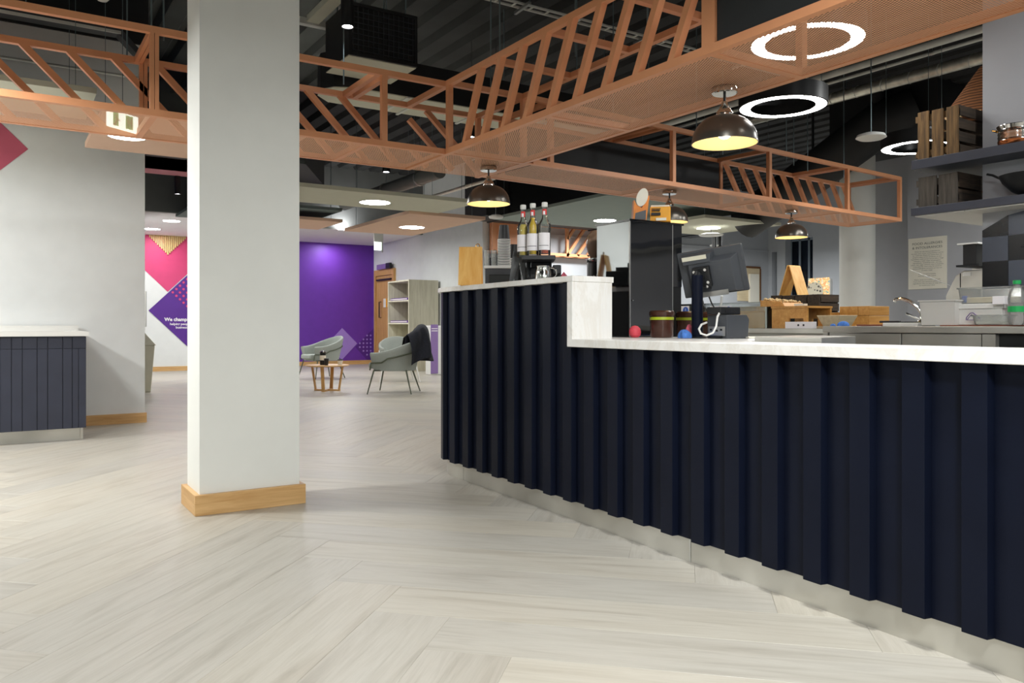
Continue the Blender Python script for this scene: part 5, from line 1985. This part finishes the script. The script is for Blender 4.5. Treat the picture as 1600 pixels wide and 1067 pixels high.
# far right walls: poster pier, hood dishwasher, round white column, window wall
XPW = 11.8
ypw = onx(1418, XPW)[1]
wpst = wall('wall_poster', XPW, 1.0, XPW + .3, ypw, 0, CEIL, 'kitchen_wall')
wall('wall_link', XPW + .3, ypw - .6, 18.3, ypw - .45, 0, CEIL, 'kitchen_wall')
wall('wall_pier', XPW + .9, ypw - .45, XPW + 1.1, onx(1372, XPW + .9)[1] + .5, 0, CEIL, 'kitchen_wall')
ya, yb = onx(1420, XPW)[1], onx(1480, XPW)[1]
da = onx(1420, XPW)[2]
z1, z0 = zat(373.5, da), zat(452.5, da)
ps = thing('allergy_poster', 'pale poster headed food allergies on the grey kitchen wall', 'poster', (XPW - .01, (ya + yb) / 2, (z0 + z1) / 2))
MB().box(XPW - .012, yb, z0, XPW - .001, ya, z1).build('sheet', 'paper', ps, smooth=False)
W_, H_ = ya - yb, z1 - z0
ym = (ya + yb) / 2
for i, s in enumerate(('FOOD ALLERGIES', '& INTOLERANCES')):
    text(s, 'heading', 'ink', ps, (XPW - .014, ym, z1 - H_ * (.135 + .08 * i)), (0, -1, 0), (0, 0, 1), H_ * .062, 'CENTER', width=W_ * .78)
body = ['When we take food preparation to', 'the best care, cross contamination cannot', 'be ruled out. Please be aware that we', 'prepare many of our products on site.', 'Ingredients used across our product range', 'include a wide range of allergenic', 'ingredients, including nuts, cereals,', 'celery, fish, eggs, sesame, soya and gluten.', 'Consequently, there may be traces of', 'various allergenic proteins across our', 'product range.', '', 'More food is available', 'and may contain traces.', '', 'Please speak to a member of staff', 'if you have any questions about our', 'ingredients. We are here to help you', 'to choose your meal.']
for i, s in enumerate(body):
    if s:
        text(s, 'body_line', 'ink', ps, (XPW - .014, ym, z1 - H_ * (.28 + .0365 * i)), (0, -1, 0), (0, 0, 1), H_ * .026, 'CENTER', width=min(W_ * .86, W_ * .86 * len(s) / 42))
# hood dishwasher
d = 8.0
x0, y0 = at(1490, d)
dw = thing('hood_dishwasher', 'stainless hood dishwasher beside the tiled pier', 'dishwasher', (x0 + .2, y0 - .3, 0))
prof = [(y0 + .08, 0), (y0 + .08, 1.30), (y0 - .02, 1.50), (y0 - .10, 1.545), (y0 - .75, 1.545), (y0 - .75, 0)]
MB().extr([(x0, p[0], p[1]) for p in prof], (.6, 0, 0)).build('hood', 'stainless', dw, smooth=False, bevel=.01)
MB().box(x0 + .35, y0 - .75, 1.545, x0 + .6, y0 + .0, 1.80).build('rear_duct', 'stainless', dw, smooth=False)
MB().box(x0 - .004, y0 - .17, 1.49, x0, y0 - .09, 1.525).build('label', 'white_plastic', dw)
MB().box(x0 - .006, y0 - .07, .4, x0, y0 - .065, 1.52).build('seam', 'iron', dw)
m = MB()
for k in range(5):
    m.tube([(x0 - .02, y0 + .02 + .05 * k, 1.40 + .02 * k), (x0 - .06, y0 + .22 + .05 * k, 1.50 + .02 * k)], .002, 5)
m.tube([(x0 - .02, y0 + .02, 1.40), (x0 - .02, y0 + .22, 1.48)], .002, 5)
m.tube([(x0 - .06, y0 + .22, 1.50), (x0 - .06, y0 + .42, 1.58)], .002, 5)
m.build('wire_rack', 'aluminium', dw)
tpz = thing('ticket_printer', 'black ticket printer with white top on a bracket above the dishwasher', 'printer', (x0, y0 - .2, 1.58))
MB().box(x0 - .02, y0 - .23, 1.60, x0 + .12, y0 - .10, 1.80).build('printer_body', 'black_plastic', tpz, bevel=.006)
MB().box(x0 - .05, y0 - .26, 1.80, x0 + .14, y0 - .06, 1.815).build('white_top', 'white_plastic', tpz)
MB().box(x0 - .05, y0 - .27, 1.58, x0 + .33, y0 - .05, 1.60).build('bracket', 'iron', tpz)
MB().box(x0 + .28, y0 - .2, 1.548, x0 + .32, y0 - .16, 1.58).build('bracket_arm', 'iron', tpz)
# round column
x, y = at(1339.5, 12.4)
rcn = struct(MB().lathe([(.26, 0), (.26, CEIL)], (x, y, 0), 48, False).build('column_round', 'column_white'))
# window wall
XV = 16.95
vw = wall('wall_window', XV + .25, 7.0, XV + .4, 14.0, 0, CEIL, 'grey_wall')


def pier(ya, yb):
    MB().box(XV, yb, 0, XV + .25, ya, CEIL).build('wall_pier', 'grey_wall', vw, smooth=False)


y_a, y_b = onx(1227, XV)[1], onx(1270, XV)[1]
y_c, y_d = onx(1206, XV)[1], onx(1214, XV)[1]
pier(14.0, y_c)
pier(y_d, y_a)
pier(y_b, 7.0)
dv = onx(1250, XV)[2]
ztop = zat(371, dv)
MB().box(XV, y_b, ztop, XV + .25, y_a, CEIL).build('lintel', 'grey_wall', vw, smooth=False)
MB().box(XV, y_d, ztop - .3, XV + .25, y_c, CEIL).build('lintel', 'grey_wall', vw, smooth=False)
wn = struct(MB().box(XV + .235, y_b, .9, XV + .243, y_a, ztop).build('window_1', 'window_glass'))
MB().box(XV + .246, y_b, .9, XV + .25, y_a, ztop).build('night_pane', 'night_blue', wn, smooth=False)
for k in range(4):
    yy = y_b + (y_a - y_b) * k / 3
    MB().box(XV + .215, yy - .03, .9, XV + .245, yy + .03, ztop).build('window_frame', 'frame_grey', wn, smooth=False)
for zz in (.95, 1.75, ztop - .03):
    MB().box(XV + .215, y_b, zz - .03, XV + .245, y_a, zz + .03).build('window_frame', 'frame_grey', wn, smooth=False)
# pictures at the far end
def on_back(px0, px1, py0, py1, Y=13.89):
    a, b = ony(px0, Y), ony(px1, Y)
    return a[0], b[0], zat(py1, a[2]), zat(py0, a[2])


x0, x1, z0, z1 = on_back(1152, 1186, 418, 470)
nb = thing('notice_board', 'framed brown board on the far blue grey wall', 'board', ((x0 + x1) / 2, 13.88, (z0 + z1) / 2))
MB().box(x0, 13.87, z0, x1, 13.895, z1).build('board_panel', 'pale_wood', nb, smooth=False)
MB().box(x0 - .03, 13.86, z1, x1 + .03, 13.895, z1 + .05).build('frame', 'wicker_dark', nb, smooth=False)
MB().box(x1, 13.86, z0, x1 + .05, 13.895, z1).build('frame', 'wicker_dark', nb, smooth=False)
x0, x1, z0, z1 = on_back(1168, 1182, 428, 474)
MB().box(x0, 13.80, z0, x1, 13.865, z1).build('white_sheet', 'paper', nb, smooth=False)
MB().box(8.45, 13.885, ony(1150, 13.9)[2] * 0 + 2.93, 17.0, 13.9, 2.96).build('picture_rail', 'grey_wall', wb, smooth=False)
yq, dq = onx(1282, 14.6)[1], onx(1282, 14.6)[2]
poB = thing('shelf_poster', 'colourful poster of shelves of goods behind the patterned panel', 'poster', (14.6, yq, 1.5))
ya, yb = onx(1263, 14.6)[1], onx(1295, 14.6)[1]
MB().box(14.6, yb, zat(467, dq), 14.62, ya, zat(434, dq)).build('print', 'poster_print', poB, smooth=False)
MB().box(14.62, yb - .02, .0, 14.70, yb + .04, zat(436, dq)).build('stand_leg', 'aluminium', poB)
MB().box(14.62, ya - .04, .0, 14.70, ya + .02, zat(436, dq)).build('stand_leg', 'aluminium', poB)
x, y = at(1274, 9.0)
lp = thing('lace_panel', 'rounded patterned lace panel beside the dark crate', 'panel', (x, y, 0))
sc = 9.0 / 1244
pts = []
for k in range(13):
    a = PI * k / 12
    pts.append((math.cos(a) * 12 * sc, zat(453, 9.0) + 12 * sc * math.sin(a)))
pts += [(-12 * sc, .6), (12 * sc, .6)]
MB().extr([(x + SA * p[0], y - CA * p[0], p[1]) for p in pts], FWD * .03).build('panel_board', 'lace', lp)
MB().extr([(x + SA * a, y - CA * a, b) for a, b in ((-.08, 0), (.08, 0), (.08, .6), (-.08, .6))], FWD * .03).build('stand', 'aluminium', lp)
# copper wall frame behind the bottles
Yw = 13.88
xa, za = ony(761, Yw)[0], 0
xb, xm = ony(965, Yw)[0], ony(875, Yw)[0]
dm = ony(840, Yw)[2]
zt, zb_ = zat(352, dm), zat(398, dm)
wfz = thing('wall_rack', 'copper wall rack with leaning bars on the back wall', 'rack', ((xa + xb) / 2, Yw, zb_))
for z in (zb_, zt):
    MB().bar((xa, Yw - .25, z), (xb, Yw - .25, z), .06, .06).build('front_rail', 'copper_paint', wfz, smooth=False)
    MB().bar((xa, Yw - .03, z), (xb, Yw - .03, z), .06, .06).build('rear_rail', 'copper_paint', wfz, smooth=False)
for xx in (xa, xm, xb):
    MB().bar((xx, Yw - .25, zb_ - .03), (xx, Yw - .25, zt + .03), .06, .06, (0, 1, 0)).build('post', 'copper_paint', wfz, smooth=False)
    MB().bar((xx, Yw - .25, zt), (xx, Yw - .03, zt), .06, .06).build('side_rail', 'copper_paint', wfz, smooth=False)
MB().box(xa + .05, Yw - .06, zb_, xm - .8, Yw - .01, zt).build('back_sheet', 'copper_paint', wfz, smooth=False)
MB().box(xa + .05, Yw - .26, zb_ - .45, xm - .8, Yw - .01, zb_ - .12).build('under_box', 'black_panel', wfz, smooth=False)
nb_ = 6
for k in range(-1, nb_):
    x0 = xm + (xb - xm) * k / nb_
    x1 = x0 + (zt - zb_) * .8
    a = max(x0, xm)
    za_ = zb_ + (a - x0) / (x1 - x0) * (zt - zb_)
    MB().bar((a, Yw - .25, za_), (min(x1, xb), Yw - .25, zb_ + (min(x1, xb) - x0) / (x1 - x0) * (zt - zb_)), .06, .06, (0, 1, 0)).build('leaning_bar', 'copper_paint', wfz, smooth=False)

# ================================================================== SERVICES UNDER THE DECK
# spiral duct
sd = thing('spiral_duct', 'galvanised spiral duct running under the dark ceiling', 'duct', (9.88, 5.0, 4.2))
MB().tube([(9.88, -2, 4.2), (9.88, 9.5, 4.2)], .075, 24).build('duct_pipe', 'galvanised', sd)
for k in range(30):
    yy = -1.8 + k * .38
    a = [(9.88 + .077 * math.cos(t), yy + .012 * t, 4.2 + .077 * math.sin(t)) for t in [2 * PI * j / 20 for j in range(21)]]
    MB().tube(a, .005, 5).build('seam_ring', 'pipe_grey', sd)
for yy in (4.4, 6.8):
    MB().tube([(9.88, yy, 4.2), (9.95, yy, CEIL)], .006, 6).build('hanger', 'rod_steel', sd)


def run(name, label, a, b, r, mat, cat='pipe', n=12, clips=0):
    o = thing(name, label, cat, a)
    MB().tube([a, b], r, n).build('pipe', mat, o)
    a_, b_ = Vector(a), Vector(b)
    for k in range(clips):
        p = a_.lerp(b_, (k + .5) / clips)
        MB().tube([p - (b_ - a_).normalized() * .02, p + (b_ - a_).normalized() * .02], r * 1.15, n).build('clip', 'aluminium', o)
        MB().tube([p, (p.x, p.y, CEIL)], .004, 6).build('hanger', 'rod_steel', o)
    return o


run('service_pipe', 'pale pipe running just above the copper frame on the right', (7.25, -2, 3.6), (7.25, 9.0, 3.6), .035, 'pipe_grey', clips=5)
run('conduit', 'thin pale conduit beside the spiral duct', (9.22, -2, 4.2), (9.22, 9.5, 4.2), .022, 'pipe_grey', clips=4)
ob = thing('cable_tray', 'twin rail cable tray crossing behind the leaning copper bars', 'cable tray', (6.0, 6.65, 4.2))
for dy in (-.05, .05):
    MB().box(3.2, 6.65 + dy - .008, 4.19, 9.1, 6.65 + dy + .008, 4.21).build('side_rail', 'pipe_grey', ob, smooth=False)
for k in range(29):
    MB().box(3.3 + k * .2, 6.60, 4.192, 3.32 + k * .2, 6.70, 4.2).build('rung', 'pipe_grey', ob, smooth=False)
for xx in (4.4, 6.0, 7.6, 9.0):
    MB().bar((xx, 6.50, 4.18), (xx + .02, 6.80, 4.18), .03, .03).build('strut', 'aluminium', ob, smooth=False)
    MB().tube([(xx, 6.5, 4.18), (xx, 6.5, CEIL)], .004, 6).build('hanger', 'rod_steel', ob)
# fan coil unit with grille, flat duct
fc = thing('fan_coil_unit', 'black ceiling fan coil with mesh grille and pale underside', 'air unit', (2.93, 7.0, 3.4))
MB().box(2.60, 6.72, 3.40, 3.27, 7.29, 3.87).build('unit_body', 'duct_black', fc, smooth=False)
MB().box(2.605, 6.715, 3.392, 3.265, 7.29, 3.40).build('underside', 'cream_raft', fc, smooth=False)
for k in range(13):
    xx = 2.64 + k * .049
    MB().box(xx, 6.700, 3.44, xx + .004, 6.712, 3.86).build('grille_bar', 'charcoal', fc, smooth=False)
for k in range(9):
    zz = 3.45 + k * .049
    MB().box(2.63, 6.700, zz, 3.24, 6.712, zz + .004).build('grille_bar', 'charcoal', fc, smooth=False)
for (a, b, c, d) in ((2.60, 3.40, 3.27, 3.43), (2.60, 3.84, 3.27, 3.87), (2.60, 3.43, 2.63, 3.84), (3.24, 3.43, 3.27, 3.84)):
    MB().box(a, 6.695, b, c, 6.72, d).build('grille_frame', 'duct_black', fc, smooth=False)
for (xx, yy) in ((2.7, 6.8), (3.2, 6.8), (2.7, 7.25), (3.2, 7.25)):
    MB().tube([(xx, yy, 3.87), (xx, yy, CEIL)], .006, 6).build('hanger', 'rod_steel', fc)
fd = thing('flat_duct', 'flat black duct with pale underside behind the left copper frame', 'duct', (4.0, 7.6, 3.3))
m = MB()
poly = [(2.9, 7.32), (2.72, 7.40), (2.64, 7.55), (2.68, 7.75), (2.85, 7.92), (6.4, 7.92), (6.4, 7.32)]
m.prism(poly, 3.31, 3.66).build('duct_body', 'duct_black', fd, smooth=False)
MB().prism(poly, 3.30, 3.31).build('underside', 'cream_raft', fd, smooth=False)
for xx in (3.45, 3.62, 4.35, 5.2):
    MB().box(xx, 7.29, 3.285, xx + .03, 7.95, 3.30).build('flange', 'pipe_grey', fd, smooth=False)
for xx in (3.2, 4.6, 6.0):
    MB().tube([(xx, 7.3, 3.66), (xx, 7.3, CEIL)], .006, 6).build('hanger', 'rod_steel', fd)
tr = thing('lighting_trunking', 'pale trunking running away at the top right of the column', 'trunking', (2.56, 5.5, 3.9))
MB().box(2.47, 2.5, 3.90, 2.59, 7.45, 3.96).build('trunk', 'cream_raft', tr, smooth=False)
MB().box(1.6, 7.45, 3.88, 2.72, 7.52, 3.94).build('cross_channel', 'pipe_grey', tr, smooth=False)
for yy in (3.5, 5.2, 6.9):
    MB().tube([(2.56, yy, 3.96), (2.56, yy, CEIL)], .006, 6).build('hanger', 'rod_steel', tr)
# services over the left wall
gt = thing('grey_trunking', 'grey trunking along the top of the left wall, turning down', 'trunking', (-1, 8.2, 3.75))
MB().box(-4.5, 8.15, 3.70, 0.95, 8.30, 3.80).build('trunk', 'charcoal', gt, smooth=False)
MB().box(-4.5, 8.14, 3.695, 0.95, 8.16, 3.72).build('lip', 'pipe_grey', gt, smooth=False)
MB().bar((.92, 8.22, 3.74), (1.22, 8.24, 3.44), .13, .05).build('branch', 'charcoal', gt, smooth=False)
MB().tube([(.2, 8.2, 3.8), (.2, 8.2, CEIL)], .006, 6).build('hanger', 'rod_steel', gt)
MB().tube([(-2.5, 8.2, 3.8), (-2.5, 8.2, CEIL)], .006, 6).build('hanger', 'rod_steel', gt)
run('conduit', 'thin pale conduit along the left wall behind the copper frame', (-4.5, 8.88, 3.52), (1.27, 8.88, 3.52), .014, 'pipe_grey')
sx, sy = at(160, 6.9)
sm = thing('smoke_detector', 'white smoke detector under the grey trunking', 'detector', (sx, sy, 3.84))
MB().lathe([(0, -.05), (.04, -.045), (.06, -.02), (.06, 0), (0, 0)], (sx, sy, 3.86), 24).build('detector_body', 'white_plastic', sm)
MB().tube([(sx, sy, 3.86), (sx, sy, CEIL)], .02, 8).build('drop_tube', 'black_plastic', sm)
# disc-shaped wireless unit hung over the kitchen
x, y = at(1361, 7.7)
z = zat(218, 7.7)
wf_ = thing('hanging_disc', 'white disc unit on a cord between the two ring lights', 'ceiling device', (x, y, z))
MB().lathe([(0, 0), (.11, .002), (.14, .018), (.125, .045), (.07, .062), (0, .064)], (x, y, z), 36).build('disc_body', 'white_plastic', wf_)
MB().tube([(x, y, z + .06), (x, y, CEIL)], .006, 6).build('cord', 'rod_steel', wf_)
for (px, d, py, r_, lab) in ((775, 9.5, 341, .09, 'pale disc hung behind the bottles'), (1111, 13.6, 368.5, .21, 'flat white disc hung above the till screen'), (1116, 15.3, 384.5, .085, 'small white disc hung above the till screen')):
    x, y = at(px, d)
    z = zat(py, d)
    o = thing('hanging_disc', lab, 'ceiling device', (x, y, z))
    MB().lathe([(0, 0), (r_ * .9, .0), (r_, .02), (r_ * .6, .04), (0, .042)], (x, y, z), 32).build('disc_body', 'white_plastic', o)
    MB().tube([(x, y, z + .04), (x, y, CEIL)], .005, 6).build('cord', 'black_plastic', o)
# black lagged duct sloping down past the kitchen window
bd = thing('lagged_duct', 'thick black lagged duct sloping behind the right copper frame', 'duct', at(1330, 11.4) + (3.9,))
dd = 11.55
MB().tube([(*at(1430, dd - .2), zat(170, dd - .2)), (*at(1372, dd), zat(196, dd)), (*at(1270, dd + .9), zat(272, dd + .9)), (*at(1165, dd + 2.2), zat(345, dd + 2.2))], .32, 18).build('duct_pipe', 'duct_black', bd)
MB().tube([(*at(1372, dd), zat(196, dd)), (*at(1372, dd), CEIL)], .10, 12).build('hanger', 'duct_black', bd)
MB().tube([(*at(1270, dd + .9), zat(272, dd + .9)), (*at(1270, dd + .9), CEIL)], .02, 12).build('hanger', 'duct_black', bd)
bh = at(1400, 11.5)
MB().box(10.9, bh[1] - .6, 3.62, XPW, bh[1] + 1.1, CEIL).build('trim_3', 'duct_black')
struct(bpy.data.objects['trim_3'])
# dark ducts over the lounge
run('service_pipe', 'dark pipe over the lounge, behind the sage raft', (5.65, 10.8, 3.35), (5.65, 14.8, 3.35), .11, 'soffit_grey', 'pipe', clips=3)
run('service_pipe', 'slim pipe beside the dark lounge pipe', (6.5, 9.2, 3.3), (6.5, 13.8, 3.3), .03, 'pipe_grey', 'pipe', clips=3)
ld = thing('lounge_duct', 'large black duct above the pale sage raft', 'duct', (3.1, 11.6, 3.25))
MB().prism([(1.4, 10.6), (3.6, 10.9), (4.4, 12.4), (1.4, 12.4)], 3.25, 3.9).build('duct_body', 'duct_black', ld, smooth=False)
for xx in (1.6, 3.2):
    MB().tube([(xx, 11.4, 3.9), (xx, 11.4, CEIL)], .01, 6).build('hanger', 'rod_steel', ld)
kd = thing('kitchen_duct', 'big black duct above the grey green raft', 'duct', (10, 12.9, 3.4))
MB().box(7.5, 12.5, 3.02, 13.5, 13.3, 4.1).build('duct_body', 'duct_black', kd, smooth=False)
for xx in (8.0, 10.5, 13.0):
    MB().box(xx, 12.48, 3.0, xx + .05, 13.32, 4.12).build('flange', 'iron', kd, smooth=False)
    MB().tube([(xx + .02, 12.9, 4.1), (xx + .02, 12.9, CEIL)], .012, 6).build('hanger', 'rod_steel', kd)
# exit sign resting inside the left copper frame
ex2 = thing('exit_sign', 'lit green running-man exit sign inside the left copper frame', 'sign', (.80, 6.25, 2.44))
x0, y0 = at(171, 5.62)
x1, y1 = at(216, 5.86)
u = (Vector((x1, y1, 0)) - Vector((x0, y0, 0)))
L_ = u.length
u.normalize()
n = Vector((u.y, -u.x, 0))
o0 = Vector((x0, y0, 0))
zA, zB_ = 2.412, 2.53


def sp_(a, z, off=0.0):
    q = o0 + u * a + n * off
    return (q.x, q.y, z)


MB().extr([sp_(0, zA), sp_(L_, zA), sp_(L_, zB_), sp_(0, zB_)], -n * .03).build('light_box', 'sign_white', ex2, smooth=False)
for (a0, a1, b0, b1) in ((.12, .30, .1, .9), (.55, .80, .1, .9)):
    MB().extr([sp_(L_ * a0, zA + .118 * b0, .003), sp_(L_ * a1, zA + .118 * b0, .003), sp_(L_ * a1, zA + .118 * b1, .003), sp_(L_ * a0, zA + .118 * b1, .003)], -n * .002).build('green_field', 'sign_green', ex2, smooth=False)
for pts in ([(.20, .2), (.24, .5), (.20, .75)], [(.24, .5), (.34, .45)], [(.20, .2), (.12, .12)], [(.62, .2), (.62, .8)], [(.62, .5), (.74, .5)], [(.74, .2), (.74, .8)]):
    MB().tube([sp_(L_ * a, zA + .118 * b, .004) for a, b in pts], .004, 6).build('pictogram', 'ink_dark', ex2)
MB().extr([sp_(0, zB_), sp_(L_, zB_), sp_(L_, zB_ + .02), sp_(0, zB_ + .02)], -n * .03).build('housing', 'white_plastic', ex2, smooth=False)
